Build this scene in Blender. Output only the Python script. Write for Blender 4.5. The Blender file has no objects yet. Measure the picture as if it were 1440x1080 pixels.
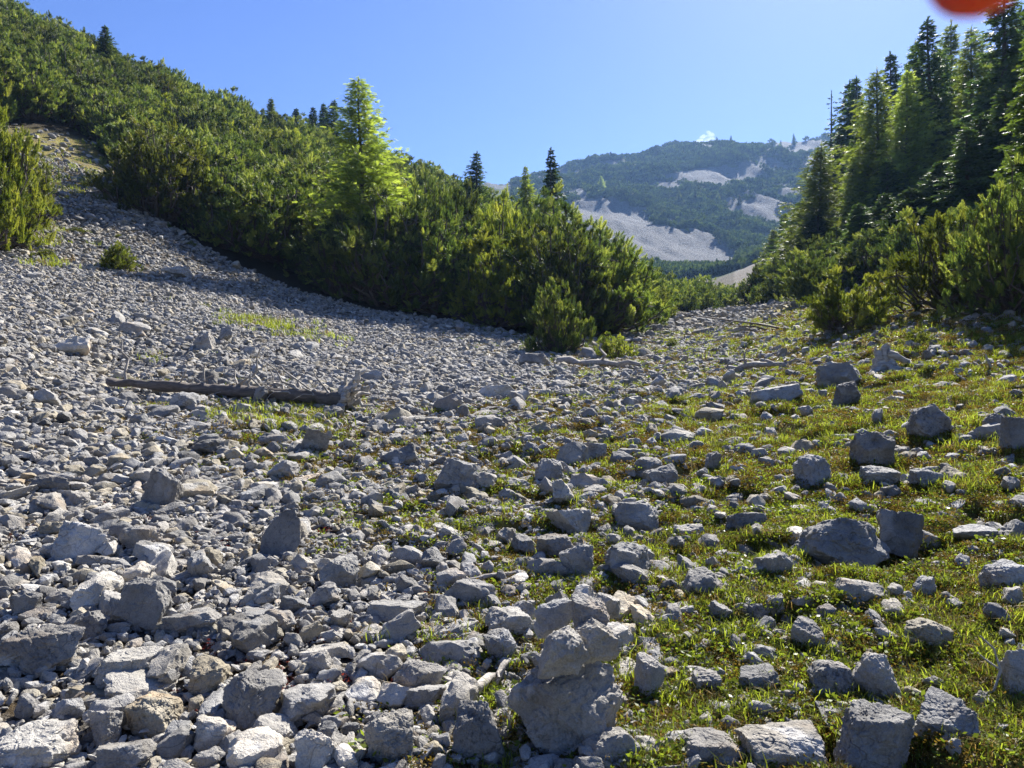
import bpy, bmesh, math, random
import numpy as np
from mathutils import Vector, Matrix, Euler

# ---------------------------------------------------------------- camera, sky, sun, exposure
S = bpy.context.scene
C = S.collection
R = math.radians
F = 1028.0                       # focal length in photo pixels (1440 wide)
CAM_Z = 1.6
cam_d = bpy.data.cameras.new('camera')
cam = bpy.data.objects.new('camera', cam_d); C.objects.link(cam)
cam.location = (0, 0, CAM_Z); cam.rotation_euler = (R(90), 0, 0)
cam_d.sensor_width = 36.0; cam_d.lens = 36.0 * F / 1440.0
cam_d.clip_start = 0.01; cam_d.clip_end = 6000
cam_d.dof.use_dof = True; cam_d.dof.focus_distance = 9.0; cam_d.dof.aperture_fstop = 10.0
S.camera = cam

SUN_AZ, SUN_EL = 27.0, 42.0      # degrees right of the view, above the horizon
w = bpy.data.worlds.new('World'); S.world = w; w.use_nodes = True
nt = w.node_tree; nt.nodes.clear()
wo = nt.nodes.new('ShaderNodeOutputWorld'); bg = nt.nodes.new('ShaderNodeBackground')
sk = nt.nodes.new('ShaderNodeTexSky'); sk.sky_type = 'NISHITA'; sk.sun_disc = False
sk.sun_elevation = R(SUN_EL); sk.sun_rotation = R(SUN_AZ); sk.altitude = 1500
sk.air_density = 1.0; sk.dust_density = 0.9; sk.ozone_density = 5.0
bg.inputs['Strength'].default_value = 0.058
hs = nt.nodes.new('ShaderNodeHueSaturation'); hs.inputs['Saturation'].default_value = 1.15; hs.inputs['Hue'].default_value = 0.517
nt.links.new(sk.outputs[0], hs.inputs['Color']); nt.links.new(hs.outputs[0], bg.inputs[0]); nt.links.new(bg.outputs[0], wo.inputs[0])

sd = bpy.data.lights.new('sun', 'SUN'); sd.energy = 5.0; sd.angle = R(0.5); sd.color = (1.0, 0.955, 0.88)
sun = bpy.data.objects.new('sun', sd); C.objects.link(sun)
sv = Vector((math.sin(R(SUN_AZ))*math.cos(R(SUN_EL)), math.cos(R(SUN_AZ))*math.cos(R(SUN_EL)), math.sin(R(SUN_EL))))
sun.rotation_euler = sv.to_track_quat('Z', 'Y').to_euler()

S.view_settings.view_transform = 'Standard'; S.view_settings.look = 'None'
S.view_settings.exposure = 1.55; S.view_settings.gamma = 1.0
S.cycles.use_denoising = True; S.cycles.denoising_prefilter = 'NONE'
S.cycles.max_bounces = 6; S.cycles.diffuse_bounces = 3; S.cycles.glossy_bounces = 1
S.cycles.transmission_bounces = 3; S.cycles.transparent_max_bounces = 4; S.cycles.volume_bounces = 0

rng = np.random.default_rng(7)
random.seed(7)

# ---------------------------------------------------------------- numpy noise
_perm = np.random.default_rng(3).permutation(512)
_perm = np.concatenate([_perm, _perm])
_g = np.random.default_rng(4).normal(size=(512, 3)); _g /= np.linalg.norm(_g, axis=1)[:, None]
def noise3(p):
    pi = np.floor(p).astype(np.int64); f = p - pi; pi &= 511
    u = f*f*f*(f*(f*6-15)+10)
    out = 0
    for dx in (0, 1):
        wx = u[:, 0] if dx else 1-u[:, 0]
        for dy in (0, 1):
            wy = u[:, 1] if dy else 1-u[:, 1]
            for dz in (0, 1):
                wz = u[:, 2] if dz else 1-u[:, 2]
                h = _perm[(_perm[(_perm[(pi[:, 0]+dx) & 511]+pi[:, 1]+dy) & 511]+pi[:, 2]+dz) & 511]
                g = _g[h]
                d = g[:, 0]*(f[:, 0]-dx)+g[:, 1]*(f[:, 1]-dy)+g[:, 2]*(f[:, 2]-dz)
                out = out + wx*wy*wz*d
    return out
def fbm(p, octv=4, lac=2.1, gain=0.5):
    a, s, t = 1.0, 0.0, p
    for _ in range(octv):
        s = s + a*noise3(t); t = t*lac+17.3; a *= gain
    return s
def n2(x, y, sc, seed=0.0, octv=3):
    return fbm(np.stack([np.asarray(x)/sc+seed, np.asarray(y)/sc-seed, np.full(np.shape(x), seed*1.7+.5)], -1), octv)
def sstep(a, b, x):
    t = np.clip((x-a)/(b-a), 0, 1); return t*t*(3-2*t)

# ---------------------------------------------------------------- lie of the land: sights of the ground (u, v, metres ahead)
SIGHT = [
 # foreground
 (-200,1080,2.55),(0,1080,2.55),(360,1080,2.55),(720,1080,2.55),(1080,1080,2.55),(1440,1080,2.5),(1640,1080,2.45),
 (-200,900,3.45),(0,900,3.45),(360,900,3.5),(720,900,3.55),(1080,900,3.55),(1440,900,3.4),(1640,900,3.3),
 (-200,700,5.4),(0,700,5.6),(360,700,5.9),(720,700,6.1),(1080,700,6.0),(1440,700,5.3),(1640,700,5.0),
 (-200,560,8.3),(0,600,7.7),(360,600,8.6),(720,600,9.0),(1080,600,8.6),(1440,600,7.1),(1640,560,7.6),
 # left scree
 (0,500,11.0),(150,545,11.6),(490,575,10.6),(300,500,14.0),(300,450,18.0),(150,400,20.0),(0,400,17.0),(-200,400,15.0),(0,345,22.0),
 (-200,300,22.0),(40,260,29.0),(110,225,35.0),(200,320,28.0),(330,395,26.5),(450,435,25.0),(560,458,24.5),(680,480,22.5),(500,510,16.0),
 (600,530,14.5),
 # valley floor
 (790,495,21.0),(880,500,20.0),(720,540,13.6),(1000,540,13.2),(930,490,22.0),(950,460,34.0),(1000,438,58.0),(1005,420,90.0),(1000,402,150.0),(980,390,250.0),
 # right bank
 (1440,500,10.8),(1440,440,13.4),(1300,450,15.5),(1190,465,17.5),(1130,442,25.0),(1060,432,40.0),(1640,420,12.0),
 (1130,415,45.0),(1100,395,75.0),(1130,350,120.0),(1300,390,25.0),(1300,310,45.0),(1300,210,90.0),(1440,390,20.0),(1440,270,45.0),(1440,170,90.0),
 (1700,330,20.0),(1700,200,45.0),(1300,200,160.0),(1440,160,170.0),
 # left hillside up to its crest, then dropping away
 (0,50,62.0),(-250,-40,60.0),(-250,150,35.0),(0,130,42.0),(200,222,45.0),(200,140,66.0),(400,214,76.0),(400,290,45.0),(560,262,86.0),(560,340,46.0),
 (690,310,92.0),(690,390,42.0),(790,380,70.0),(820,430,42.0),(890,405,90.0),
 (0,160,130.0),(-250,80,130.0),(200,210,150.0),(400,290,160.0),(560,330,170.0),(690,350,180.0),(820,385,190.0),
 # far mountain
 (780,250,600.0),(850,232,620.0),(960,213,650.0),(1050,198,680.0),(1120,200,690.0),(1250,180,690.0),(1440,150,650.0),(1640,130,600.0),
 (800,298,390.0),(900,335,340.0),(1000,368,300.0),(900,380,265.0),(1100,310,400.0),(1000,280,460.0),(900,268,500.0),(1100,350,300.0),(1250,250,420.0),
 (600,260,600.0),(300,230,600.0),(0,200,600.0),
 (0,380,1300.0),(400,380,1300.0),(800,360,1300.0),(1100,340,1300.0),(1440,330,1300.0),
]
TK = 2.4
def _feat(th, lr): return np.stack([th*TK, lr], -1)
_P, _V = [], []
for (u, v, d) in SIGHT:
    x = (u-720)/F*d; z = CAM_Z-(v-540)/F*d; r = math.hypot(x, d)
    _P.append((math.atan2(x, d)*TK, math.log(r))); _V.append((z-CAM_Z)/r)
_P = np.array(_P); _V = np.array(_V)
def _ker(a, b):
    d2 = ((a[:, None, :]-b[None, :, :])**2).sum(-1)
    return 0.5*d2*np.log(d2+1e-9)
n_ = len(_P); A_ = np.zeros((n_+3, n_+3)); A_[:n_, :n_] = _ker(_P, _P)+np.eye(n_)*2e-3
A_[:n_, n_] = 1; A_[:n_, n_+1:] = _P; A_[n_:, :n_] = A_[:n_, n_:].T
_W = np.linalg.solve(A_, np.concatenate([_V, np.zeros(3)]))
def base_h(x, y):
    x = np.asarray(x, float).ravel(); y = np.asarray(y, float).ravel()
    out = np.empty(len(x))
    for i in range(0, len(x), 40000):
        xs, ys = x[i:i+40000], y[i:i+40000]
        r = np.maximum(np.hypot(xs, ys), 0.05); th = np.arctan2(xs, ys)
        thc = np.clip(th, R(-48), R(48)); rc = np.clip(r, 2.6, 1500)
        f = _feat(thc, np.log(rc))
        s = _ker(f, _P)@_W[:n_]+_W[n_]+f@_W[n_+1:]
        z = CAM_Z+s*rc
        k = np.clip(r/2.6, 0, 1); z = np.where(r < 2.6, z*k*k, z)
        back = sstep(R(75), R(150), np.abs(th))                     # behind the viewer the valley runs gently down
        out[i:i+40000] = z*(1-back)+(-0.05*r)*back
    return out

def grid_field(pts, smooth=0.05):
    """a field over the land from samples (u, v, value) on the near ground"""
    q = np.array([pix_feat(u, v) for u, v, _ in pts]); val = np.array([c for _, _, c in pts], float)
    m = len(q); A = np.zeros((m+3, m+3)); A[:m, :m] = _ker(q, q)+np.eye(m)*smooth
    A[:m, m] = 1; A[:m, m+1:] = q; A[m:, :m] = A[:m, m:].T
    W = np.linalg.solve(A, np.concatenate([val, np.zeros(3)]))
    def f(x, y):
        x = np.asarray(x, float).ravel(); y = np.asarray(y, float).ravel(); o = np.empty(len(x))
        for i in range(0, len(x), 40000):
            xs, ys = x[i:i+40000], y[i:i+40000]
            ft = _feat(np.clip(np.arctan2(xs, ys), R(-45), R(45)), np.log(np.clip(np.hypot(xs, ys), 2.2, 45)))
            o[i:i+40000] = _ker(ft, q)@W[:m]+W[m]+ft@W[m+1:]
        return np.clip(o, 0, 1)
    return f
_RS = np.exp(np.linspace(math.log(1.6), math.log(900), 1400))
def hit(u, v):
    """where the sight line through (u, v) meets the smooth ground"""
    dx = (u-720)/F; dz = -(v-540)/F
    z = base_h(_RS*dx, _RS); ray = CAM_Z+_RS*dz
    i = np.argmax(z >= ray)
    if z[i] < ray[i]: i = len(_RS)-1
    if i > 0:
        a = ray[i-1]-z[i-1]; b = z[i]-ray[i]; t = a/(a+b+1e-9)
        y = _RS[i-1]+(_RS[i]-_RS[i-1])*t
    else: y = _RS[0]
    return dx*y, y
def pix_feat(u, v):
    x, y = hit(u, v); return (math.atan2(x, y)*TK, math.log(math.hypot(x, y)))
def proj(x, y, z): return 720+F*x/y, 540-F*(z-CAM_Z)/y

# share of turf on the ground (0 bare stones .. 1 closed turf)
TURF = grid_field([(0,1060,.06),(200,1000,.02),(400,1000,.08),(560,1040,.36),(640,930,.42),(960,1000,.8),(1200,1040,.8),(1400,1000,.95),
 (0,850,.05),(200,820,.02),(400,830,.06),(560,800,.36),(700,790,.58),(900,830,.7),(1050,850,.85),(1250,860,1),(1420,860,1),
 (60,690,.12),(250,700,.12),(450,680,.40),(640,720,.55),(800,680,.66),(950,690,.75),(1100,700,.95),(1300,720,1),(1430,720,1),
 (60,600,.14),(250,590,.5),(420,590,.6),(560,600,.44),(700,600,.55),(850,590,.68),(980,600,.75),(1120,600,.95),(1300,600,1),(1430,600,1),
 (60,500,.0),(200,480,.0),(400,470,.16),(520,500,.0),(640,520,.05),(760,520,.35),(900,520,.55),(1020,520,.68),(1130,520,.85),(1260,520,.95),(1430,510,1),
 (50,400,0),(200,390,0),(330,430,0),(30,300,.35),(120,240,.45),(230,340,.1),(480,450,.1),(620,470,.3),(760,490,.7),(860,480,.65),(960,460,.5),(1060,450,.72),(1150,450,.95),(1300,450,1),
 (960,445,.45),(1100,438,.95)])

def gz(x, y):
    """ground height with its bumps"""
    x = np.asarray(x, float).ravel(); y = np.asarray(y, float).ravel()
    r = np.hypot(x, y)
    z = base_h(x, y)
    t = TURF(x, y)
    near = 1-sstep(25, 60, r)
    z = z+near*t*(0.09*n2(x, y, 0.5, 1.3, 3)+0.09*n2(x, y, 1.5, 5.1, 2)-0.13*sstep(.12, .30, n2(x*.8, y*1.5, .75, 12.3, 2)))+near*(1-t)*0.05*n2(x, y, 0.9, 8.2, 3)
    z = z+sstep(14, 60, r)*0.5*n2(x, y, 7.0, 2.2, 3)
    far = sstep(220, 420, r)
    z = z+far*(12*n2(x, y, 75, 4.4, 5)-9*np.abs(n2(x*1.0+y*.25, y*.30, 34, 6.1, 4)))
    return z
def gz1(x, y): return float(gz([x], [y])[0])

# ---------------------------------------------------------------- materials
def newmat(name):
    m = bpy.data.materials.new(name); m.use_nodes = True; m.node_tree.nodes.clear(); return m, m.node_tree
def N(t, typ, **kw):
    n = t.nodes.new(typ)
    for k, v in kw.items():
        if hasattr(n, k): setattr(n, k, v)
        else: n.inputs[k].default_value = v
    return n
def ramp(t, src, stops):
    n = t.nodes.new('ShaderNodeValToRGB'); e = n.color_ramp.elements
    while len(e) < len(stops): e.new(0.5)
    for i, (p, c) in enumerate(stops): e[i].position = p; e[i].color = (*c, 1) if len(c) == 3 else c
    t.links.new(src, n.inputs[0]); return n.outputs[0]
def mix(t, fac, a, b, mode='MIX'):
    n = t.nodes.new('ShaderNodeMix'); n.data_type = 'RGBA'; n.blend_type = mode
    for s, v in ((n.inputs[0], fac), (n.inputs[6], a), (n.inputs[7], b)):
        if hasattr(v, 'links') or hasattr(v, 'is_linked'): t.links.new(v, s)
        elif isinstance(v, (int, float)): s.default_value = v
        else: s.default_value = (*v, 1)
    return n.outputs[2]
def math_(t, op, a, b=0.0):
    n = t.nodes.new('ShaderNodeMath'); n.operation = op
    for s, v in ((n.inputs[0], a), (n.inputs[1], b)):
        if hasattr(v, 'is_linked'): t.links.new(v, s)
        else: s.default_value = v
    return n.outputs[0]
def noise_n(t, vec, scale, detail=4, rough=0.55):
    n = t.nodes.new('ShaderNodeTexNoise'); n.inputs['Scale'].default_value = scale
    n.inputs['Detail'].default_value = detail; n.inputs['Roughness'].default_value = rough
    t.links.new(vec, n.inputs['Vector']); return n.outputs[0]

def rock_mat(name, tone, warm=0.0, speck=0.5):
    m, t = newmat(name)
    out = N(t, 'ShaderNodeOutputMaterial'); p = N(t, 'ShaderNodeBsdfPrincipled'); t.links.new(p.outputs[0], out.inputs[0])
    geo = N(t, 'ShaderNodeNewGeometry'); oi = N(t, 'ShaderNodeObjectInfo')
    vm = N(t, 'ShaderNodeVectorMath', operation='MULTIPLY_ADD')
    cmb = N(t, 'ShaderNodeCombineXYZ')
    t.links.new(math_(t, 'MULTIPLY', oi.outputs['Random'], 91.0), cmb.inputs[0]); t.links.new(math_(t, 'MULTIPLY', oi.outputs['Random'], 37.0), cmb.inputs[2])
    t.links.new(geo.outputs['Position'], vm.inputs[0]); vm.inputs[1].default_value = (1, 1, 1); t.links.new(cmb.outputs[0], vm.inputs[2])
    v = vm.outputs[0]
    n1 = noise_n(t, v, 5.0, 6, 0.62); n_2 = noise_n(t, v, 38.0, 5, 0.7); n3_ = noise_n(t, v, 170.0, 3, 0.6)
    lo = tuple(c*tone for c in (0.168+warm*.03, 0.166+warm*.012, 0.161-warm*.03))
    hi = tuple(c*tone for c in (0.38+warm*.05, 0.373+warm*.02, 0.354-warm*.04))
    base = ramp(t, n1, [(0.30, lo), (0.52, tuple((a+b)/2 for a, b in zip(lo, hi))), (0.72, hi)])
    vr = math_(t, 'ADD', math_(t, 'MULTIPLY', oi.outputs['Random'], 0.55), 0.74)
    sc = N(t, 'ShaderNodeVectorMath', operation='SCALE'); t.links.new(base, sc.inputs[0]); t.links.new(vr, sc.inputs[3])
    # some stones browner than others
    base = mix(t, math_(t, 'MULTIPLY', math_(t, 'FRACT', math_(t, 'MULTIPLY', oi.outputs['Random'], 7.13)), 0.55), sc.outputs[0], mix(t, 1.0, sc.outputs[0], (1.08, 0.98, 0.84), 'MULTIPLY'))
    spk = ramp(t, n_2, [(0.36, (0.42, 0.42, 0.44)), (0.47, (1, 1, 1)), (0.60, (1, 1, 1)), (0.72, (1.25, 1.24, 1.2))])
    base = mix(t, math_(t, 'MULTIPLY', math_(t, 'FRACT', math_(t, 'MULTIPLY', oi.outputs['Random'], 13.7)), speck*1.3), base, mix(t, 1.0, base, spk, 'MULTIPLY'))
    rust = math_(t, 'MULTIPLY', ramp(t, noise_n(t, v, 2.6, 4, .65), [(0.56, (0, 0, 0)), (0.70, (1, 1, 1))]), 0.5)
    base = mix(t, rust, base, mix(t, 1.0, base, (1.15, .86, .58), 'MULTIPLY'))
    scar = math_(t, 'MULTIPLY', ramp(t, noise_n(t, v, 3.7, 3, .5), [(0.62, (0, 0, 0)), (0.66, (1, 1, 1))]), 0.42)
    base = mix(t, scar, base, (.47*tone, .467*tone, .455*tone))
    fine = ramp(t, n3_, [(0.35, (0.72, 0.72, 0.73)), (0.55, (1.03, 1.03, 1.02)), (0.7, (1.15, 1.15, 1.13))])
    base = mix(t, 0.75, base, mix(t, 1.0, base, fine, 'MULTIPLY'))
    # white calcite veins and dark joints
    vo = N(t, 'ShaderNodeTexVoronoi', feature='DISTANCE_TO_EDGE'); vo.inputs['Scale'].default_value = 4.3
    wv = N(t, 'ShaderNodeVectorMath', operation='MULTIPLY_ADD'); wn = N(t, 'ShaderNodeTexNoise'); wn.inputs['Scale'].default_value = 7
    t.links.new(v, wn.inputs['Vector']); t.links.new(wn.outputs[1], wv.inputs[0]); wv.inputs[1].default_value = (.35, .35, .35); t.links.new(v, wv.inputs[2])
    t.links.new(wv.outputs[0], vo.inputs['Vector'])
    crack = ramp(t, vo.outputs[0], [(0.0, (0.45, 0.44, 0.44)), (0.022, (1, 1, 1))])
    base = mix(t, math_(t, 'MULTIPLY', ramp(t, noise_n(t, v, 2.3, 2), [(0.45, (0, 0, 0)), (0.6, (1, 1, 1))]), 0.8), base, mix(t, 1.0, base, crack, 'MULTIPLY'))
    t.links.new(base, p.inputs['Base Color'])
    p.inputs['Roughness'].default_value = 0.82; p.inputs['Specular IOR Level'].default_value = 0.3
    h = math_(t, 'ADD', math_(t, 'MULTIPLY', noise_n(t, v, 22, 6, 0.68), 0.03), math_(t, 'MULTIPLY', n3_, 0.006))
    h = math_(t, 'ADD', h, math_(t, 'MULTIPLY', crack, 0.008))
    b = N(t, 'ShaderNodeBump'); b.inputs['Strength'].default_value = 0.75; b.inputs['Distance'].default_value = 1.0
    t.links.new(h, b.inputs['Height']); t.links.new(b.outputs[0], p.inputs['Normal'])
    return m
M = {}
M['rock_mid'] = rock_mat('limestone_grey', 1.0)
M['rock_pale'] = rock_mat('limestone_pale', 1.34, 0.25, 0.35)
M['rock_dark'] = rock_mat('limestone_dark', 0.72, 0.0, 0.8)
M['rock_warm'] = rock_mat('limestone_brownish', 0.95, 1.0, 0.6)

def needle_mat(name, cols, trans, tcol, gloss=0.25):
    m, t = newmat(name)
    out = N(t, 'ShaderNodeOutputMaterial'); p = N(t, 'ShaderNodeBsdfPrincipled'); tr = N(t, 'ShaderNodeBsdfTranslucent')
    ms = N(t, 'ShaderNodeMixShader'); ms.inputs[0].default_value = trans
    geo = N(t, 'ShaderNodeNewGeometry'); oi = N(t, 'ShaderNodeObjectInfo')
    nn = noise_n(t, geo.outputs['Position'], 1.1, 3, 0.6)
    tn = N(t, 'ShaderNodeAttribute'); tn.attribute_name = 'tone'
    nf = math_(t, 'ADD', math_(t, 'MULTIPLY', nn, 0.35), math_(t, 'MULTIPLY', tn.outputs['Fac'], 0.70))
    col = ramp(t, nf, [(0.22, cols[0]), (0.50, cols[1]), (0.80, cols[2])])
    k = math_(t, 'ADD', math_(t, 'MULTIPLY', oi.outputs['Random'], 0.95), 0.49)
    sc = N(t, 'ShaderNodeVectorMath', operation='SCALE'); t.links.new(col, sc.inputs[0]); t.links.new(k, sc.inputs[3])
    t.links.new(sc.outputs[0], p.inputs['Base Color']); p.inputs['Roughness'].default_value = 0.45
    p.inputs['Specular IOR Level'].default_value = gloss
    tc = mix(t, 1.0, sc.outputs[0], tcol, 'MULTIPLY'); t.links.new(tc, tr.inputs[0])
    t.links.new(p.outputs[0], ms.inputs[1]); t.links.new(tr.outputs[0], ms.inputs[2]); t.links.new(ms.outputs[0], out.inputs[0])
    return m
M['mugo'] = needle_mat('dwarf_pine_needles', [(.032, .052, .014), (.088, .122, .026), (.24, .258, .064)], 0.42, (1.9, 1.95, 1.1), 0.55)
M['mugo_bright'] = needle_mat('dwarf_pine_needles_bright', [(.058, .082, .014), (.138, .166, .028), (.29, .30, .066)], 0.45, (2.0, 2.0, 1.0), 0.4)  # brighter copy; on the right bank sunlight is put into its colour
M['far_pine'] = needle_mat('far_pine_needles', [(.022, .042, .012), (.050, .078, .020), (.10, .125, .034)], 0.35, (1.6, 1.7, 1.1), 0.1)
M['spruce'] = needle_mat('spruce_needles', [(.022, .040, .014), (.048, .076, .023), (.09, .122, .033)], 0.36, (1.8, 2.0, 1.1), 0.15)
M['spruce_lit'] = needle_mat('spruce_needles_pale_lit', [(.04, .065, .016), (.075, .11, .026), (.12, .155, .04)], 0.42, (2.0, 2.1, 1.0), 0.15)  # paler copy of the spruce; the look of lit boughs is in the colour
M['larch'] = needle_mat('larch_needles', [(.095, .128, .028), (.165, .205, .045), (.26, .295, .085)], 0.5, (1.9, 2.0, 0.9), 0.15)
M['grass'] = needle_mat('grass_blades', [(.16, .185, .032), (.29, .30, .055), (.46, .40, .13)], 0.5, (1.8, 1.85, 0.8), 0.2)
M['straw'] = needle_mat('dry_grass', [(.22, .16, .06), (.34, .26, .11), (.45, .36, .18)], 0.35, (1.5, 1.4, 1.0), 0.2)
M['herb'] = needle_mat('herb_leaves', [(.10, .13, .025), (.20, .23, .04), (.32, .30, .06)], 0.45, (1.9, 1.9, 0.7), 0.3)
M['moss'] = needle_mat('moss', [(.12, .085, .022), (.26, .21, .05), (.30, .205, .06)], 0.3, (1.6, 1.5, 0.8), 0.1)
M['redherb'] = needle_mat('reddish_herb', [(.10, .022, .018), (.17, .045, .028), (.20, .10, .04)], 0.35, (1.6, 1.3, 1.0), 0.2)

def wood_mat(name, lo, hi):
    m, t = newmat(name)
    out = N(t, 'ShaderNodeOutputMaterial'); p = N(t, 'ShaderNodeBsdfPrincipled'); t.links.new(p.outputs[0], out.inputs[0])
    tc = N(t, 'ShaderNodeTexCoord'); mp = N(t, 'ShaderNodeMapping'); mp.inputs['Scale'].default_value = (1.5, 14, 14)
    t.links.new(tc.outputs['Object'], mp.inputs[0])
    n1 = noise_n(t, mp.outputs[0], 2.2, 6, 0.65)
    t.links.new(ramp(t, n1, [(0.3, lo), (0.7, hi)]), p.inputs['Base Color']); p.inputs['Roughness'].default_value = 0.85
    b = N(t, 'ShaderNodeBump'); b.inputs['Strength'].default_value = 0.6; b.inputs['Distance'].default_value = 0.02
    t.links.new(n1, b.inputs['Height']); t.links.new(b.outputs[0], p.inputs['Normal'])
    return m
M['bark'] = wood_mat('bark', (.045, .036, .028), (.12, .095, .075))
M['deadwood'] = wood_mat('weathered_wood', (.14, .12, .10), (.40, .37, .33))
M['palewood'] = wood_mat('bleached_wood', (.17, .15, .125), (.50, .46, .40))
M['oldbark'] = wood_mat('old_bark', (.05, .04, .033), (.17, .14, .115))

# ground: stony soil / turf by the 'turf' attribute
def ground_mat():
    m, t = newmat('ground_soil_and_turf')
    out = N(t, 'ShaderNodeOutputMaterial'); p = N(t, 'ShaderNodeBsdfPrincipled'); t.links.new(p.outputs[0], out.inputs[0])
    geo = N(t, 'ShaderNodeNewGeometry'); v = geo.outputs['Position']
    at = N(t, 'ShaderNodeAttribute'); at.attribute_name = 'turf'
    wd = N(t, 'ShaderNodeAttribute'); wd.attribute_name = 'thicket'
    n1 = noise_n(t, v, 3.0, 6, 0.65); n_2 = noise_n(t, v, 55, 4, 0.7); n3_ = noise_n(t, v, 0.8, 4, 0.6)
    stone = ramp(t, n_2, [(0.3, (.045, .04, .034)), (0.5, (.12, .112, .10)), (0.7, (.25, .245, .235))])
    soil = ramp(t, n_2, [(0.3, (.035, .026, .016)), (0.6, (.11, .08, .045)), (0.75, (.19, .15, .09))])
    moss = ramp(t, noise_n(t, v, 9, 5, 0.7), [(0.3, (.11, .07, .028)), (0.43, (.28, .21, .065)), (0.56, (.30, .27, .065)), (0.75, (.34, .33, .08))])
    moss = mix(t, 1.0, moss, ramp(t, n_2, [(0.3, (.45, .45, .45)), (0.55, (1, 1, 1)), (0.7, (1.3, 1.3, 1.2))]), 'MULTIPLY')
    dirt = mix(t, ramp(t, n1, [(0.42, (0, 0, 0)), (0.58, (1, 1, 1))]), stone, soil)
    tt = math_(t, 'ADD', at.outputs['Fac'], math_(t, 'MULTIPLY', math_(t, 'SUBTRACT', n1, 0.5), 1.1))
    g = mix(t, ramp(t, tt, [(0.30, (0, 0, 0)), (0.62, (1, 1, 1))]), dirt, moss)
    duff = ramp(t, n_2, [(0.3, (.02, .016, .010)), (0.7, (.07, .055, .03))])
    g = mix(t, wd.outputs['Fac'], g, duff)
    t.links.new(g, p.inputs['Base Color']); p.inputs['Roughness'].default_value = 0.95; p.inputs['Specular IOR Level'].default_value = 0.15
    b = N(t, 'ShaderNodeBump'); b.inputs['Strength'].default_value = 1.0; b.inputs['Distance'].default_value = 0.05
    t.links.new(math_(t, 'ADD', n_2, math_(t, 'MULTIPLY', noise_n(t, v, 18, 5, .7), 1.2)), b.inputs['Height']); t.links.new(b.outputs[0], p.inputs['Normal'])
    return m
M['ground'] = ground_mat()
def mountain_mat():
    m, t = newmat('mountain_scree_and_scrub')
    out = N(t, 'ShaderNodeOutputMaterial'); p = N(t, 'ShaderNodeBsdfPrincipled'); t.links.new(p.outputs[0], out.inputs[0])
    geo = N(t, 'ShaderNodeNewGeometry'); v = geo.outputs['Position']
    at = N(t, 'ShaderNodeAttribute'); at.attribute_name = 'scrub'
    n1 = noise_n(t, v, 0.10, 6, 0.7); n_2 = noise_n(t, v, 0.9, 5, 0.7)
    stone = ramp(t, n_2, [(0.3, (.07, .073, .078)), (0.5, (.13, .135, .143)), (0.7, (.215, .22, .228))])
    green = ramp(t, n1, [(0.35, (.03, .05, .014)), (0.55, (.058, .080, .022)), (0.7, (.10, .115, .035))])
    k = math_(t, 'ADD', at.outputs['Fac'], math_(t, 'MULTIPLY', math_(t, 'SUBTRACT', n1, 0.5), 2.2))
    t.links.new(mix(t, ramp(t, k, [(0.30, (0, 0, 0)), (0.66, (1, 1, 1))]), stone, green), p.inputs['Base Color'])
    p.inputs['Roughness'].default_value = 0.95; p.inputs['Specular IOR Level'].default_value = 0.1
    b = N(t, 'ShaderNodeBump'); b.inputs['Strength'].default_value = 1.0; b.inputs['Distance'].default_value = 1.5
    t.links.new(n_2, b.inputs['Height']); t.links.new(b.outputs[0], p.inputs['Normal'])
    return m
M['mountain'] = mountain_mat()

# ---------------------------------------------------------------- mesh helpers
def mesh_np(name, verts, tris=None, quads=None, mat=None, smooth=False):
    me = bpy.data.meshes.new(name)
    verts = np.asarray(verts, np.float32).reshape(-1, 3)
    me.vertices.add(len(verts)); me.vertices.foreach_set('co', verts.ravel())
    nt_ = 0 if tris is None else len(tris); nq = 0 if quads is None else len(quads)
    idx = []
    if nt_: idx.append(np.asarray(tris).ravel())
    if nq: idx.append(np.asarray(quads).ravel())
    idx = np.concatenate(idx).astype(np.int32)
    me.loops.add(len(idx)); me.loops.foreach_set('vertex_index', idx)
    me.polygons.add(nt_+nq)
    st = np.concatenate([np.arange(nt_)*3, nt_*3+np.arange(nq)*4]).astype(np.int32)
    me.polygons.foreach_set('loop_start', st)
    me.update(calc_edges=True)
    if smooth: me.polygons.foreach_set('use_smooth', np.ones(nt_+nq, bool))
    if mat: me.materials.append(mat)
    return me
def link(name, data, parent=None, loc=None):
    o = bpy.data.objects.new(name, data); C.objects.link(o)
    if parent: o.parent = parent
    if loc is not None: o.location = loc
    return o
def tag(o, label=None, cat=None, group=None, kind=None):
    if label: o['label'] = label
    if cat: o['category'] = cat
    if group: o['group'] = group
    if kind: o['kind'] = kind
    return o
def tubes(chains, sides=6):
    """chains: list of (points Nx3, radii N) -> verts, quads"""
    V, Q, base = [], [], 0
    for pts, rad in chains:
        pts = np.asarray(pts, float); n = len(pts)
        tan = np.gradient(pts, axis=0); tan /= np.linalg.norm(tan, axis=1)[:, None]+1e-9
        ref = np.array([0, 0, 1.0]) if abs(tan[0, 2]) < .8 else np.array([1.0, 0, 0])
        a = np.cross(tan, ref); a /= np.linalg.norm(a, axis=1)[:, None]+1e-9
        b = np.cross(tan, a)
        ang = np.arange(sides)/sides*2*math.pi
        ring = pts[:, None, :]+np.asarray(rad)[:, None, None]*(np.cos(ang)[None, :, None]*a[:, None, :]+np.sin(ang)[None, :, None]*b[:, None, :])
        V.append(ring.reshape(-1, 3))
        i = np.arange(n-1)[:, None]*sides; j = np.arange(sides)[None, :]; k = (j+1) % sides
        Q.append(np.stack([i+j, i+k, i+sides+k, i+sides+j], -1).reshape(-1, 4)+base)
        base += n*sides
    return np.concatenate(V), np.concatenate(Q)

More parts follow.
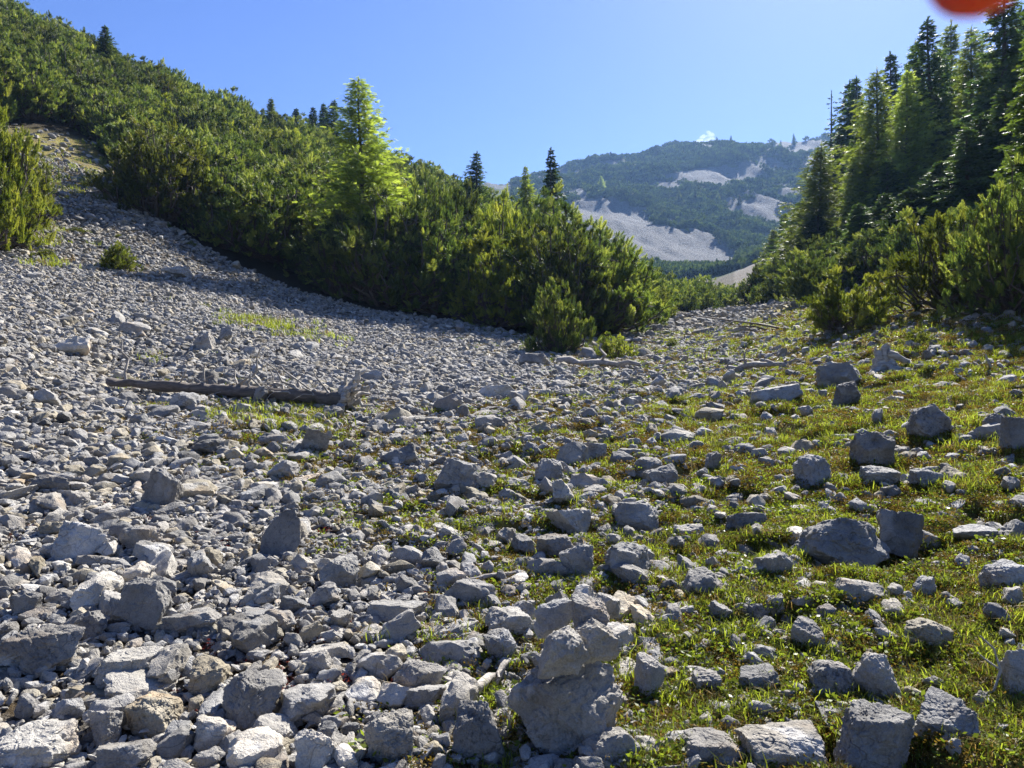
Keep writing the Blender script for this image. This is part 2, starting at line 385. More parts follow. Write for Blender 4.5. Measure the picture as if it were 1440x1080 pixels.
# ---------------------------------------------------------------- ground and mountain
GROUND_R = 210.0
def thicket_start(u):
    return np.interp(u, [-300, 0, 60, 130, 200, 300, 400, 520, 610, 700, 790, 850, 885, 940, 1020, 1034, 1036], [33, 36, 37, 39, 30.5, 28.5, 27.2, 26.2, 26, 24.5, 23.0, 24.5, 31, 43, 57, 75, 999])
def polar_sheet(name, r0, r1, ratio, fine, center):
    th_f = np.arange(-46, 46.01, fine); th_c = np.arange(50, 310, 5.0)
    th = np.radians(np.concatenate([th_f, th_c])); nth = len(th)
    nr = int(math.log(r1/r0)/math.log(ratio))+1
    rr = np.exp(np.linspace(math.log(r0), math.log(r1), nr))
    RR, TH = np.meshgrid(rr, th, indexing='ij')
    x = (RR*np.sin(TH)).ravel(); y = (RR*np.cos(TH)).ravel(); z = gz(x, y)
    v = np.stack([x, y, z], -1)
    i = np.arange(nr-1)[:, None]*nth; j = np.arange(nth)[None, :]; k = (j+1) % nth
    q = np.stack([i+j, i+nth+j, i+nth+k, i+k], -1).reshape(-1, 4)[:, ::-1]
    tri = None
    if center:
        v = np.concatenate([v, [[0, 0, gz1(0, 0.01)]]]); c = len(v)-1
        jj = np.arange(nth); tri = np.stack([np.full(nth, c), (jj+1) % nth, jj], -1)
    return mesh_np(name, v, tri, q, None, True), v
me, gv = polar_sheet('ground', 0.4, GROUND_R, 1.011, 0.2, True)
me.materials.append(M['ground'])
a = me.attributes.new('turf', 'FLOAT', 'POINT')
tv = TURF(gv[:, 0], gv[:, 1])+0.35*n2(gv[:, 0], gv[:, 1], 1.6, 3.3, 4)
rg = np.hypot(gv[:, 0], gv[:, 1]); tv = np.where(rg > 60, np.maximum(tv, 0.4), tv); tv = np.where(rg > 110, -.6, tv)
a.data.foreach_set('value', tv.astype(np.float32))
ug = 720+F*gv[:, 0]/np.maximum(gv[:, 1], .1)
wd = sstep(-0.5, 1.5, gv[:, 1]-thicket_start(ug))*(gv[:, 1] > 5)
wd = np.maximum(wd, sstep(16, 26, gv[:, 1])*sstep(1140, 1230, ug)*.9)
a = me.attributes.new('thicket', 'FLOAT', 'POINT'); a.data.foreach_set('value', wd.astype(np.float32))
ground = tag(link('ground', me), kind='structure')

me, mv = polar_sheet('mountain', GROUND_R*0.995, 1700, 1.012, 0.2, False)
me.materials.append(M['mountain'])
def scrub_at(x, y):
    """share of scrub on the far mountain, by bearing and distance: bare fans of scree between dark bands"""
    u = 720+F*x/np.maximum(y, 1); z = gz(x, y); v = 540-F*(z-CAM_Z)/np.maximum(y, 1)
    s = 0.48+1.1*n2(x, y, 55, 9.4, 5)+.9*n2(x, y, 16, 5.4, 3)
    bare = lambda cu, cv, ru, rv, rot=0.0: np.exp(-((((u-cu)*math.cos(rot)+(v-cv)*math.sin(rot))/ru)**2+((-(u-cu)*math.sin(rot)+(v-cv)*math.cos(rot))/rv)**2))
    s = s-1.5*bare(895, 334, 150, 34, .32)-1.1*bare(985, 362, 60, 16, .3)-.75*bare(1070, 242, 85, 14, -.15)-.8*bare(1060, 296, 60, 18, .3)-.6*bare(1000, 320, 40, 16, .4)-1.1*bare(1105, 205, 45, 8)-.7*bare(840, 232, 40, 4, -.2)-.7*bare(1000, 240, 60, 6, -.2)
    s = s+.8*bare(900, 280, 100, 12, .1)+.9*bare(985, 300, 60, 26)+.6*bare(960, 225, 110, 12, -.15)+.8*bare(1030, 335, 30, 20)+.9*bare(985, 385, 60, 8)
    return s
a = me.attributes.new('scrub', 'FLOAT', 'POINT'); a.data.foreach_set('value', scrub_at(mv[:, 0], mv[:, 1]).astype(np.float32))
tag(link('mountain', me), kind='structure')

# ---------------------------------------------------------------- rocks
_ico = {}
def ico(sub):
    if sub not in _ico:
        bm = bmesh.new(); bmesh.ops.create_icosphere(bm, subdivisions=sub, radius=1.0)
        _ico[sub] = (np.array([v.co[:] for v in bm.verts]), np.array([[v.index for v in f.verts] for f in bm.faces])); bm.free()
    return _ico[sub]
def rock_mesh(name, seed, dims, kind, sub, mat, rough=1.0):
    """a broken limestone block: planes cut from a box, edges worn, surface fretted; base at z = 0"""
    g = np.random.default_rng(seed)
    D, T = ico(sub); D = D@np.array(Euler(g.uniform(0, 6.28, 3)).to_matrix()).T
    P, d = [], []
    taper = {'point': 0.42 if sub <= 4 else .24, 'block': 0.10, 'slab': 0.14, 'round': 0.2}[kind]
    for ax in (0, 1):
        for s in (-1, 1):
            n = g.normal(size=3)*(0.16 if sub <= 4 else .22); n[ax] += s; n[2] += taper*g.uniform(.4, 1.4); P.append(n); d.append(g.uniform(.82, 1.0))
    n = g.normal(size=3)*(.2 if kind != 'slab' else .10); n[2] += 1; P.append(n); d.append(g.uniform(.8, 1.0))
    n = g.normal(size=3)*.12; n[2] -= 1; P.append(n); d.append(1.0)
    for _ in range({'point': 8, 'block': 9, 'slab': 9, 'round': 15}[kind]):
        n = g.normal(size=3); n /= np.linalg.norm(n)
        if kind == 'slab': n[2] *= .6
        P.append(n); d.append(g.uniform(*((.72, 1.08) if sub <= 4 else (.78, 1.12))) if kind != 'round' else g.uniform(*((.80, 1.0) if sub <= 4 else (.90, 1.06))))
    P = np.array(P); P /= np.linalg.norm(P, axis=1)[:, None]; d = np.array(d)
    k = {'point': 80, 'block': 80, 'slab': 80, 'round': 34}[kind]
    q = np.maximum(D@P.T/d, 1e-6)
    rad = ((q**k).sum(1))**(-1.0/k)
    V = D*rad[:, None]
    dm = np.array(dims, float)
    W = V*dm/dm.max()*1.0
    off = g.uniform(-50, 50, 3)
    disp = 0.07*fbm(W*1.6+off, 3)
    lg = fbm(W*2.2-off*.7, 2)*3.2; fl = np.floor(lg); fr = lg-fl
    disp = disp+0.055*(fl+sstep(.38, .62, fr))                       # broken ledges
    disp = disp-0.05*sstep(.09, .0, np.abs(noise3(W*2.9+off*.3)))*(noise3(W*1.1+off) > 0)   # open joints
    ax = g.normal(size=3); ax[2] += 1.2; ax /= np.linalg.norm(ax)
    st = (W+0.12*np.stack([noise3(W*2.3+off+i*9) for i in range(3)], -1))@ax
    lay = np.abs(((st*g.uniform(3.0, 5.5)) % 1.0)-.5)*2
    disp -= 0.035*sstep(.80, 1.0, lay)*(noise3(W*1.7-off) > -0.1)
    if sub >= 4: disp += rough*(0.045*fbm(W*6+off, 4)-0.035*np.maximum(0, noise3(W*9-off)-.15)*2)
    V = V+D*disp[:, None]
    lo, hi = V.min(0), V.max(0)
    V = (V-(lo+hi)/2)/(hi-lo)*dm; V[:, 2] += dm[2]/2
    me = mesh_np(name, V, T, None, mat, True)
    me.set_sharp_from_angle(angle=R(26 if sub <= 4 else 22))
    return me

# small instanced things: one object, many copies, laid by a node tree
def hidden_coll(name, meshes):
    c = bpy.data.collections.new(name)
    for i, m in enumerate(meshes):
        o = bpy.data.objects.new('%s_%02d' % (name, i), m); c.objects.link(o)
    return c
def strew(name, coll, loc, rot, scl, idx, mat=None):
    me = bpy.data.meshes.new(name)
    loc = np.asarray(loc, np.float32); n = len(loc)
    me.vertices.add(n); me.vertices.foreach_set('co', loc.ravel())
    for an, arr in (('rot', rot), ('scl', scl)):
        at = me.attributes.new(an, 'FLOAT_VECTOR', 'POINT'); at.data.foreach_set('vector', np.asarray(arr, np.float32).ravel())
    at = me.attributes.new('idx', 'INT', 'POINT'); at.data.foreach_set('value', np.asarray(idx, np.int32))
    o = link(name, me)
    t = bpy.data.node_groups.new(name+'_spread', 'GeometryNodeTree')
    t.interface.new_socket('Geometry', in_out='INPUT', socket_type='NodeSocketGeometry')
    t.interface.new_socket('Geometry', in_out='OUTPUT', socket_type='NodeSocketGeometry')
    gi = t.nodes.new('NodeGroupInput'); go = t.nodes.new('NodeGroupOutput')
    ip = t.nodes.new('GeometryNodeInstanceOnPoints'); ci = t.nodes.new('GeometryNodeCollectionInfo')
    ci.inputs['Collection'].default_value = coll; ci.inputs['Separate Children'].default_value = True; ci.inputs['Reset Children'].default_value = True
    def na(an, typ):
        q = t.nodes.new('GeometryNodeInputNamedAttribute'); q.data_type = typ; q.inputs['Name'].default_value = an; return q.outputs['Attribute']
    L = t.links.new
    L(gi.outputs[0], ip.inputs['Points']); L(ci.outputs[0], ip.inputs['Instance']); ip.inputs['Pick Instance'].default_value = True
    L(na('idx', 'INT'), ip.inputs['Instance Index']); L(na('rot', 'FLOAT_VECTOR'), ip.inputs['Rotation']); L(na('scl', 'FLOAT_VECTOR'), ip.inputs['Scale'])
    L(ip.outputs[0], go.inputs[0])
    md = o.modifiers.new('spread', 'NODES'); md.node_group = t
    return o

TONES = ['rock_mid', 'rock_pale', 'rock_dark', 'rock_warm']
TONEW = {'rock_mid': 'grey', 'rock_pale': 'pale grey', 'rock_dark': 'dark grey', 'rock_warm': 'brownish grey'}
# hero rocks seen in the photograph: (left, right, top, bottom) in photo pixels, shape, tone, turn, label
HERO = [
 (722,912,922,1074,'block','rock_mid',12,'big grey boulder with dark cracks carrying the stacked cairn stones'),
 (890,935,922,985,'block','rock_mid',30,'upright grey rock leaning against the back right side of the cairn boulder'),
 (1110,1250,722,806,'round','rock_dark',5,'large pitted grey boulder, wider of the two touching blocks on the grass'),
 (1237,1310,708,778,'block','rock_dark',-18,'square dark boulder touching the right end of the large pitted boulder'),
 (1057,1131,776,824,'block','rock_mid',20,'grey block with flat pale top in front of the large pitted boulder'),
 (953,1022,805,850,'round','rock_mid',0,'rounded grey stone on thin turf left of the flat pale topped block'),
 (1015,1080,725,757,'block','rock_dark',8,'low square dark rock left of the large pitted boulder'),
 (1270,1320,810,850,'point','rock_mid',40,'peaked grey stone alone in grass below the square dark boulder'),
 (1170,1255,822,866,'slab','rock_dark',5,'dark mossy slab half sunk in turf in front of the large pitted boulder'),
 (1107,1165,873,922,'block','rock_mid',-25,'lone grey stone with pale top and dark front on mossy turf'),
 (1266,1343,875,925,'round','rock_warm',10,'smooth rounded brownish stone embedded in turf'),
 (1130,1212,936,992,'round','rock_dark',10,'dark rounded rock, left one of the pair behind the big flat faced block'),
 (1188,1282,920,997,'round','rock_mid',-35,'ridged grey rock, right one of the pair behind the big flat faced block'),
 (1160,1292,985,1085,'block','rock_dark',4,'big flat faced dark block at the bottom of the turf'),
 (1278,1382,986,1062,'block','rock_mid',-20,'wide grey rock with sloping pale face right of the flat faced block'),
 (1025,1172,1012,1085,'slab','rock_pale',10,'broad pale cracked slab beside the big flat faced block'),
 (955,1057,1048,1092,'round','rock_mid',0,'rounded grey rock cut by the bottom edge, left of the pale cracked slab'),
 (1385,1452,798,852,'round','rock_mid',0,'knobbly grey rock with a brown mossy left side'),
 (1412,1465,918,992,'block','rock_mid',0,'grey rock under a curved white twig'),
 (965,1020,940,977,'block','rock_mid',14,'grey stone on brown turf right of the cairn boulder'),
 (1037,1096,940,977,'round','rock_mid',0,'light spotted stone on turf between the cairn and the dark pair'),
 (1068,1101,832,863,'point','rock_mid',0,'small pointed grey stone in front of the flat pale topped block'),
 (1049,1076,841,869,'slab','rock_dark',0,'thin tilted stone beside the small pointed stone'),
 (155,243,815,898,'point','rock_dark',15,'tall dark triangular rock with a stepped right edge among pale scree'),
 (128,238,916,968,'slab','rock_pale',32,'long whitish flat slab tilted towards the viewer'),
 (303,409,950,1032,'block','rock_mid',38,'long pitted grey block lying diagonally'),
 (168,267,976,1036,'round','rock_warm',-12,'thick brownish grey stone with rounded top overhanging a dark gap'),
 (-20,120,1033,1090,'round','rock_pale',0,'pale wrinkled rock in the bottom left corner'),
 (226,316,860,900,'slab','rock_dark',6,'long dark flat block right of the tall triangular rock'),
 (68,152,735,798,'block','rock_pale',25,'large pale wedge shaped rock on the left scree'),
 (158,233,735,782,'block','rock_mid',-12,'grey block just right of the pale wedge shaped rock'),
 (366,421,720,792,'point','rock_dark',0,'tall dark upright rock with yellow stains standing in scree'),
 (441,509,786,836,'block','rock_pale',22,'flat topped pale block standing on gravel with reddish herbs'),
 (200,256,658,720,'block','rock_dark',-15,'upright dark block with a flat sunlit left face'),
 (-10,127,885,958,'slab','rock_mid',12,'long low grey slab reaching in from the left edge'),
 (608,684,640,697,'block','rock_mid',10,'bulky grey boulder in the middle of the stony ground'),
 (743,797,640,679,'round','rock_mid',20,'rounded grey rock right of the bulky middle boulder'),
 (1192,1263,606,664,'point','rock_dark',0,'dark pointed boulder with a small white scar on the turf'),
 (1114,1176,643,694,'round','rock_mid',20,'split grey boulder in dark earth left of the dark pointed boulder'),
 (1274,1352,570,626,'round','rock_dark',-15,'broad dark boulder behind the dark pointed boulder'),
 (1170,1218,537,575,'block','rock_dark',8,'square dark block at the end of the row of slabs on the bank'),
 (1146,1222,510,545,'slab','rock_mid',-25,'sloping grey slab leaning on the square dark block'),
 (1056,1130,545,574,'slab','rock_mid',0,'low grey slab in the row left of the square dark block'),
 (1408,1450,588,642,'block','rock_dark',0,'dark rock at the right edge of the turf'),
 (1383,1417,583,620,'round','rock_dark',0,'small dark rock next to the one at the right edge'),
 (1281,1331,660,692,'point','rock_mid',0,'grey pointed stone on turf below the broad dark boulder'),
 (1208,1264,657,688,'round','rock_mid',0,'low rounded stone just below the dark pointed boulder'),
 (845,924,758,815,'point','rock_mid',12,'peaked grey rock with a steep left face above a shadowed hollow'),
 (786,839,764,819,'block','rock_mid',-8,'blocky grey rock left of the peaked rock'),
 (749,811,748,787,'block','rock_dark',0,'square flat topped rock behind the blocky rock'),
 (770,842,708,752,'block','rock_mid',24,'angular grey rock with an upright pale face in the stony band'),
 (868,932,700,747,'round','rock_mid',0,'rounded grey rock behind the peaked rock'),
 (678,756,863,908,'block','rock_pale',10,'wide pale block left of the cairn'),
 (684,737,892,940,'round','rock_mid',15,'faceted grey stone in front of the wide pale block'),
 (638,720,986,1074,'point','rock_dark',-8,'dark leaning rock left of the cairn boulder'),
 (493,592,1003,1078,'round','rock_pale',20,'pale many sided rock near the bottom with a sunlit top'),
 (508,602,848,890,'slab','rock_mid',-4,'wide grey slab with a rough top in the stony foreground'),
 (549,627,930,978,'block','rock_mid',6,'low grey block behind the pale many sided rock'),
 (405,472,1028,1090,'point','rock_pale',0,'whitish pointed rock at the bottom edge'),
 (343,422,1003,1048,'round','rock_mid',15,'smooth grey stone in front of the long pitted block'),
 (120,180,993,1050,'block','rock_mid',-30,'angular grey stone left of the thick brownish stone'),
 (136,217,1037,1090,'round','rock_dark',0,'round dark stone at the bottom below the thick brownish stone'),
 (263,332,928,984,'block','rock_warm',20,'brownish broken block right of the whitish slab'),
 (673,731,541,561,'slab','rock_pale',0,'flat whitish slab on the gravel in the middle distance'),
 (227,266,376,391,'slab','rock_pale',0,'flat pale boulder high on the scree below the dwarf pines'),
 (268,313,466,497,'slab','rock_mid',-30,'tilted grey slab on the scree above the fallen log'),
 (818,907,1036,1095,'round','rock_mid',10,'rounded rough rock at the bottom in front of the cairn boulder'),
 (905,960,655,690,'slab','rock_mid',5,'low grey slab on turf right of the stony band'),
 (420,470,600,640,'block','rock_mid',12,'grey block in front of the fallen log'),
 (890,935,638,665,'round','rock_mid',0,'rounded stone on yellowish turf in mid ground'),
 (985,1022,638,672,'block','rock_dark',20,'narrow dark block standing on the turf in mid ground'),
 (805,856,620,648,'slab','rock_mid',12,'flat grey rock behind the rounded middle rock'),
 (1330,1400,735,758,'slab','rock_mid',0,'thin grey slab flush with the grass on the right'),
]
placed = []            # (x, y, radius) of everything laid so far
rock_things = []       # (object, u, v, size px, tone, kind, own label)
def rot_fit(a):        # bounding half-size factors of a box turned by a
    return abs(math.cos(a)), abs(math.sin(a))
for hi_, (ul, ur, vt, vb, kind, tone, turn, lab) in enumerate(HERO):
    uc = (ul+ur)/2
    ins = 0.06 if vb < 1060 else 0.0
    x, y = hit(uc, vb-ins*(vb-vt))
    wdt = (ur-ul)/F*y
    dep = wdt*{'block': .72, 'round': .8, 'slab': .62, 'point': .7}[kind]
    look = math.atan2(vb-540, F)
    ext = (vb-vt)/F*y
    hgt = max(wdt*(.2 if kind == 'slab' else .38), (ext-dep*math.sin(max(look, 0))*.55)/max(.6, math.cos(look)))
    if hi_: hgt *= .90
    sink = 0.30*hgt
    a = R(turn); ca, sa = rot_fit(a)
    kx = wdt/(ca*1.0+sa*dep/wdt)                       # undo the widening that the turn brings
    sub = 6 if (ur-ul) > 95 else 5
    sd_ = 100+hi_
    if hi_ == 0:                                        # of many breaks keep one with a broad top
        def topw(q):
            mm = rock_mesh('trial', q, (kx, dep, hgt), kind, 3, None); c_ = np.array([v_.co[:] for v_ in mm.vertices]); bpy.data.meshes.remove(mm)
            tp = c_[c_[:, 2] > .74*hgt]; fr_ = c_[c_[:, 1] < -.25*dep]; return np.ptp(tp[:, 0])/kx+.5*np.ptp(fr_[:, 2])/hgt
        sd_ = max(range(1000, 1060), key=topw)
    me = rock_mesh('rock', sd_, (kx*1.02, dep*.95, (hgt+sink)), kind, sub, M[tone])
    yy = y+dep*.45; xx = x*(yy/y)
    o = link('rock', me); zb = float(base_h([xx], [yy-dep*.3])[0]); o.location = (xx, yy, max(.5*(gz1(xx, yy-dep*.25)+zb), zb-.03)-.8*sink)
    o.rotation_euler = (R(random.uniform(-9, 9)), R(random.uniform(-9, 9)) if hi_ else R(-13), a)
    tag(o, lab, 'rock', 'limestone rocks strewn over the valley floor')
    placed.append((xx, yy, max(kx, dep)*.46))
    rock_things.append((o, uc, (vt+vb)/2, ur-ul, tone, kind, lab))

# the small stack on the cairn boulder
_cx, _cy, _cr = placed[0]
cb = rock_things[0][0]; ctop = cb.location.z
dg_z = max((cb.matrix_basis@v.co).z for v in cb.data.vertices)
yb = _cy
def cairn(ul, ur, vt, vb, yoff, kind, tone, seed, rot, lab):
    y = yb+yoff; wdt = (ur-ul)/F*y; h = (vb-vt)/F*y; dep = wdt*.8
    me = rock_mesh('cairn_stone', seed, (wdt, dep, h), kind, 5, M[tone])
    me.transform(Matrix.Translation((0, 0, -h/2)))
    o = link('cairn_stone', me)
    o.location = (((ul+ur)/2-720)/F*y, y, CAM_Z-((vt+vb)/2-540)/F*y); o.rotation_euler = rot
    tag(o, lab, 'rock', 'stones stacked on the cairn boulder'); return o
cairn(750,826,884,956,-.17,'round','rock_pale',901,(R(8),R(-12),R(20)),'pale holed stone hanging over the front left of the cairn boulder')
cairn(806,866,870,932,-.08,'block','rock_pale',905,(0,R(-12),R(10)),'pale banded stone under the top of the cairn')
cairn(800,858,840,890,.0,'block','rock_mid',903,(R(5),R(6),R(-15)),'dark creased stone on top of the cairn')
cairn(756,804,842,900,.10,'block','rock_mid',904,(0,R(5),R(30)),'upright grey stone behind the pale holed stone of the cairn')
cairn(832,880,838,872,.18,'slab','rock_mid',906,(0,R(28),R(5)),'tilted flat stone at the back of the cairn')

# everything else of the scree: sizes by place; big ones first
SCREE_D = lambda t: 1.0-.73*sstep(.55, 1.08, t)      # how much of the ground the stones cover
def polar_sample(n, r0, r1, th0, th1):
    r = np.sqrt(rng.uniform(r0*r0, r1*r1, n)); th = rng.uniform(R(th0), R(th1), n)
    return r*np.sin(th), r*np.cos(th)
def in_thicket(x, y):
    u = 720+F*x/np.maximum(y, .1); return y > thicket_start(u)+1.0
cell = {}
def near_any(x, y, rad, k):
    cx, cy = int(x//.6), int(y//.6)
    for i in (-1, 0, 1):
        for j in (-1, 0, 1):
            for (px, py, pr) in cell.get((cx+i, cy+j), ()):
                if (px-x)**2+(py-y)**2 < (k*(pr+rad))**2: return True
    return False
def put(x, y, rad): cell.setdefault((int(x//.6), int(y//.6)), []).append((x, y, rad))
for (x, y, rad) in placed: put(x, y, rad)
mids = []                                             # (x, y, size)
def throw(n, r0, r1, s0, s1, pw, k=.72, tmax=1.0, dens=1.0):
    x, y = polar_sample(n, r0, r1, -40, 38)
    t = TURF(x, y)+0.22*n2(x, y, 1.5, 3.3, 3)
    keep = rng.uniform(0, 1, n) < SCREE_D(np.clip(t, 0, 1))*dens
    keep &= ~in_thicket(x, y) & (y > 1.6)
    x, y, t = x[keep], y[keep], t[keep]
    s = s0*(s1/s0)**(rng.uniform(0, 1, len(x))**pw)
    s = s*(1-.26*sstep(11, 24, np.hypot(x, y))*sstep(1, -6, x))
    o = np.argsort(-s)
    for i in o:
        if not near_any(x[i], y[i], s[i]*.5, k):
            mids.append((x[i], y[i], s[i])); put(x[i], y[i], s[i]*.5)
throw(420, 2.0, 7, .15, .29, 2.2, .60)
throw(800, 6, 14, .17, .42, 2.6, .62, dens=.55)
throw(900, 13, 40, .24, .60, 2.4, .9, dens=.5)
throw(2600, 1.8, 7, .08, .17, 1.3, .66)
throw(6500, 6, 15, .10, .22, 1.4, .66)
throw(12000, 14, 30, .13, .26, 1.4, .74)
throw(4000, 28, 62, .2, .5, 1.4, .72)
mids = np.array(mids)
mu = 720+F*mids[:, 0]/mids[:, 1]; mz = gz(mids[:, 0], mids[:, 1]); mvv = 540-F*(mz-CAM_Z)/mids[:, 1]
mpx = F*mids[:, 2]/mids[:, 1]
vis = (mu > -10) & (mu < 1450) & (mvv < 1085)
order = np.argsort(-np.where(vis, mpx, 0))
N_IND = 296-len(HERO)
ind = order[:N_IND]; rest = order[N_IND:]
KINDS_ = ['block', 'point', 'slab', 'round', 'block', 'slab', 'point', 'slab']
KW = {'block': 'blocky', 'point': 'peaked', 'slab': 'flat', 'round': 'rounded'}
protos = {}
for i in range(16):
    for tone in TONES:
        pass
    kd = KINDS_[i % 8]; g = np.random.default_rng(i+500)
    dm = {'block': (1, g.uniform(.65, .9), g.uniform(.5, .75)), 'point': (1, g.uniform(.6, .9), g.uniform(.6, .85)), 'slab': (1, g.uniform(.6, .85), g.uniform(.24, .38)), 'round': (1, g.uniform(.75, .95), g.uniform(.5, .7))}[kd]
    base = rock_mesh('rock', 500+i, dm, kd, 4, None)
    for tone in TONES:
        m2 = base.copy(); m2.materials.append(M[tone]); protos[(i, tone)] = m2
for q, i in enumerate(ind):
    x, y, s = mids[i]; pi_ = int(rng.integers(16)); kd = KINDS_[pi_ % 8]
    tone = rng.choice(TONES, p=[.50, .24, .16, .10])
    o = link('rock', protos[(pi_, tone)])
    sz = s*rng.uniform(.85, 1.1); o.scale = (sz*rng.uniform(.95, 1.35), sz*rng.uniform(.85, 1.1), sz*rng.uniform(.85, 1.2))
    o.rotation_euler = (R(rng.normal(0, 17)), R(rng.normal(0, 17)), rng.uniform(0, 6.28))
    t_ = float(TURF([x], [y])[0])
    o.location = (x, y, mz[i]-s*(.10+.16*t_)+(1-t_)*.015)
    tag(o, None, 'rock', 'limestone rocks strewn over the valley floor')
    rock_things.append((o, mu[i], mvv[i]-.2*mpx[i], mpx[i], tone, kd, None))

# labels of the unnamed rocks: by look, then by the named rock they lie next to
named = [r for r in rock_things if r[6]]
SHORT = [r[6].split(',')[0] for r in named]
SHORT = {id(r[0]): s for r, s in zip(named, SHORT)}
KEYS = ['cairn boulder','stone behind the cairn','large pitted boulder','square dark boulder','flat pale topped block','rounded grey stone','low square rock','peaked stone in grass','mossy slab','lone pale topped stone','smooth brownish stone','dark rounded rock of the pair','ridged rock of the pair','flat faced block','wide sloping rock','pale cracked slab','rounded bottom edge rock','knobbly mossy rock','rock under the white twig','stone right of the cairn','spotted stone','small pointed stone','thin tilted stone','tall triangular rock','whitish slab','long pitted block','thick brownish stone','wrinkled corner rock','long dark block','pale wedge shaped rock','block beside the wedge rock','tall upright rock','flat topped pale block','upright dark block','long low slab','bulky middle boulder','rounded middle rock','dark pointed boulder','split boulder','broad dark boulder','square bank block','sloping bank slab','low bank slab','right edge rock','small right edge rock','grey pointed stone','low rounded stone','peaked rock','blocky rock','square flat topped rock','angular upright faced rock','rounded rock behind the peak','wide pale block','faceted stone','dark leaning rock','many sided pale rock','wide rough slab','low grey block','whitish pointed rock','smooth stone','angular stone','round dark stone','broken brownish block','flat whitish gravel slab','high pale scree boulder','tilted scree slab','rounded rough rock','low turf slab','block before the log','stone on yellowish turf','narrow dark block','flat rock behind the middle rock','thin grass slab']
assert len(KEYS) == len(HERO), (len(KEYS), len(HERO))
KEY = {id(r[0]): k for r, k in zip(named, KEYS)}
used = {}
for (o, u, v, px, tone, kd, lab) in rock_things:
    if lab: used[lab] = 1
for (o, u, v, px, tone, kd, lab) in sorted([r for r in rock_things if not r[6]], key=lambda r: -r[3]):
    near = sorted(named, key=lambda r: math.hypot(r[1]-u, (r[2]-v)*1.6))[:4]
    szw = 'large' if px > 62 else ('medium' if px > 44 else 'small')
    done = None
    for r in near:
        du, dv = u-r[1], (v-r[2])*1.5
        rel = ('right of' if du > 0 else 'left of') if abs(du) > abs(dv) else ('in front of' if dv > 0 else 'behind')
        for form in (f"{TONEW[tone]} {KW[kd]} rock {rel} the {KEY[id(r[0])]}", f"{szw} {TONEW[tone]} {KW[kd]} rock {rel} the {KEY[id(r[0])]}"):
            if form not in used: done = form; break
        if done: break
    if not done:
        r = near[0]; du, dv = u-r[1], v-r[2]
        side = ('front' if dv > 0 else 'back')+' '+('right' if du > 0 else 'left')
        for w_ in ('', 'farther ', 'farthest ', 'third ', 'fourth '):
            form = f"{w_}{szw} {TONEW[tone]} {KW[kd]} rock towards the {side} of the {KEY[id(r[0])]}"
            if form not in used: done = form; break
    o['label'] = done or f"{szw} {TONEW[tone]} {KW[kd]} rock in the loose scree by the {KEY[id(near[0][0])]}"
    used[o['label']] = 1

# the uncountable rest: stones of every size down to gravel
stone_meshes = []
for i in range(18):
    kd = ['block', 'point', 'slab', 'block', 'point', 'slab'][i % 6]; g = np.random.default_rng(i+700)
    dm = {'block': (1, g.uniform(.65, .9), g.uniform(.5, .75)), 'point': (1, g.uniform(.6, .9), g.uniform(.55, .8)), 'slab': (1, g.uniform(.6, .85), g.uniform(.24, .38)), 'round': (1, g.uniform(.75, .95), g.uniform(.5, .7))}[kd]
    tone = ['rock_mid', 'rock_mid', 'rock_pale', 'rock_mid', 'rock_dark', 'rock_pale', 'rock_mid', 'rock_warm', 'rock_pale'][i % 9]
    stone_meshes.append(rock_mesh('stone', 700+i, dm, kd, 3, M[tone]))
SX, SY, SS = list(mids[rest, 0]), list(mids[rest, 1]), list(mids[rest, 2])
def gravel(n, r0, r1, s0, s1, dens=1.0, pw=1.0, turf_k=1.0, th0=-41, th1=39):
    x, y = polar_sample(n, r0, r1, th0, th1)
    t = TURF(x, y)+0.28*n2(x, y, 1.3, 3.3, 3)
    keep = rng.uniform(0, 1, n) < (1.0-.92*sstep(.38, .98, t))*dens
    keep &= ~in_thicket(x, y) & (y > 1.5)
    x, y = x[keep], y[keep]
    SX.extend(x); SY.extend(y); SS.extend(s0*(s1/s0)**(rng.uniform(0, 1, len(x))**pw)*(1-.22*sstep(11, 24, np.hypot(x, y))*sstep(1, -6, x)))
gravel(28000, 1.8, 6.5, .02, .085, 1.0, 1.4)
gravel(24000, 6, 13, .04, .13, 1.0, 1.3)
gravel(60000, 12, 24, .075, .19, 1.0, 1.4)
gravel(50000, 22, 40, .10, .26, 1.0, 1.4)
gravel(9000, 38, 75, .16, .5, .8, 1.3, th1=22)
SX, SY, SS = map(np.array, (SX, SY, SS)); n = len(SX)
SZ = gz(SX, SY)-SS*rng.uniform(.02, .22, n)+rng.uniform(0, .02, n)*(SS < .1)
rot = np.stack([rng.normal(0, .38, n), rng.normal(0, .38, n), rng.uniform(0, 6.28, n)], -1)
scl = SS[:, None]*np.stack([rng.uniform(.9, 1.6, n), rng.uniform(.7, 1.1, n), rng.uniform(.7, 1.25, n)], -1)
o = strew('scree_stones', hidden_coll('stone_kind', stone_meshes), np.stack([SX, SY, SZ], -1), rot, scl, rng.integers(0, 18, n))
tag(o, kind='stuff')

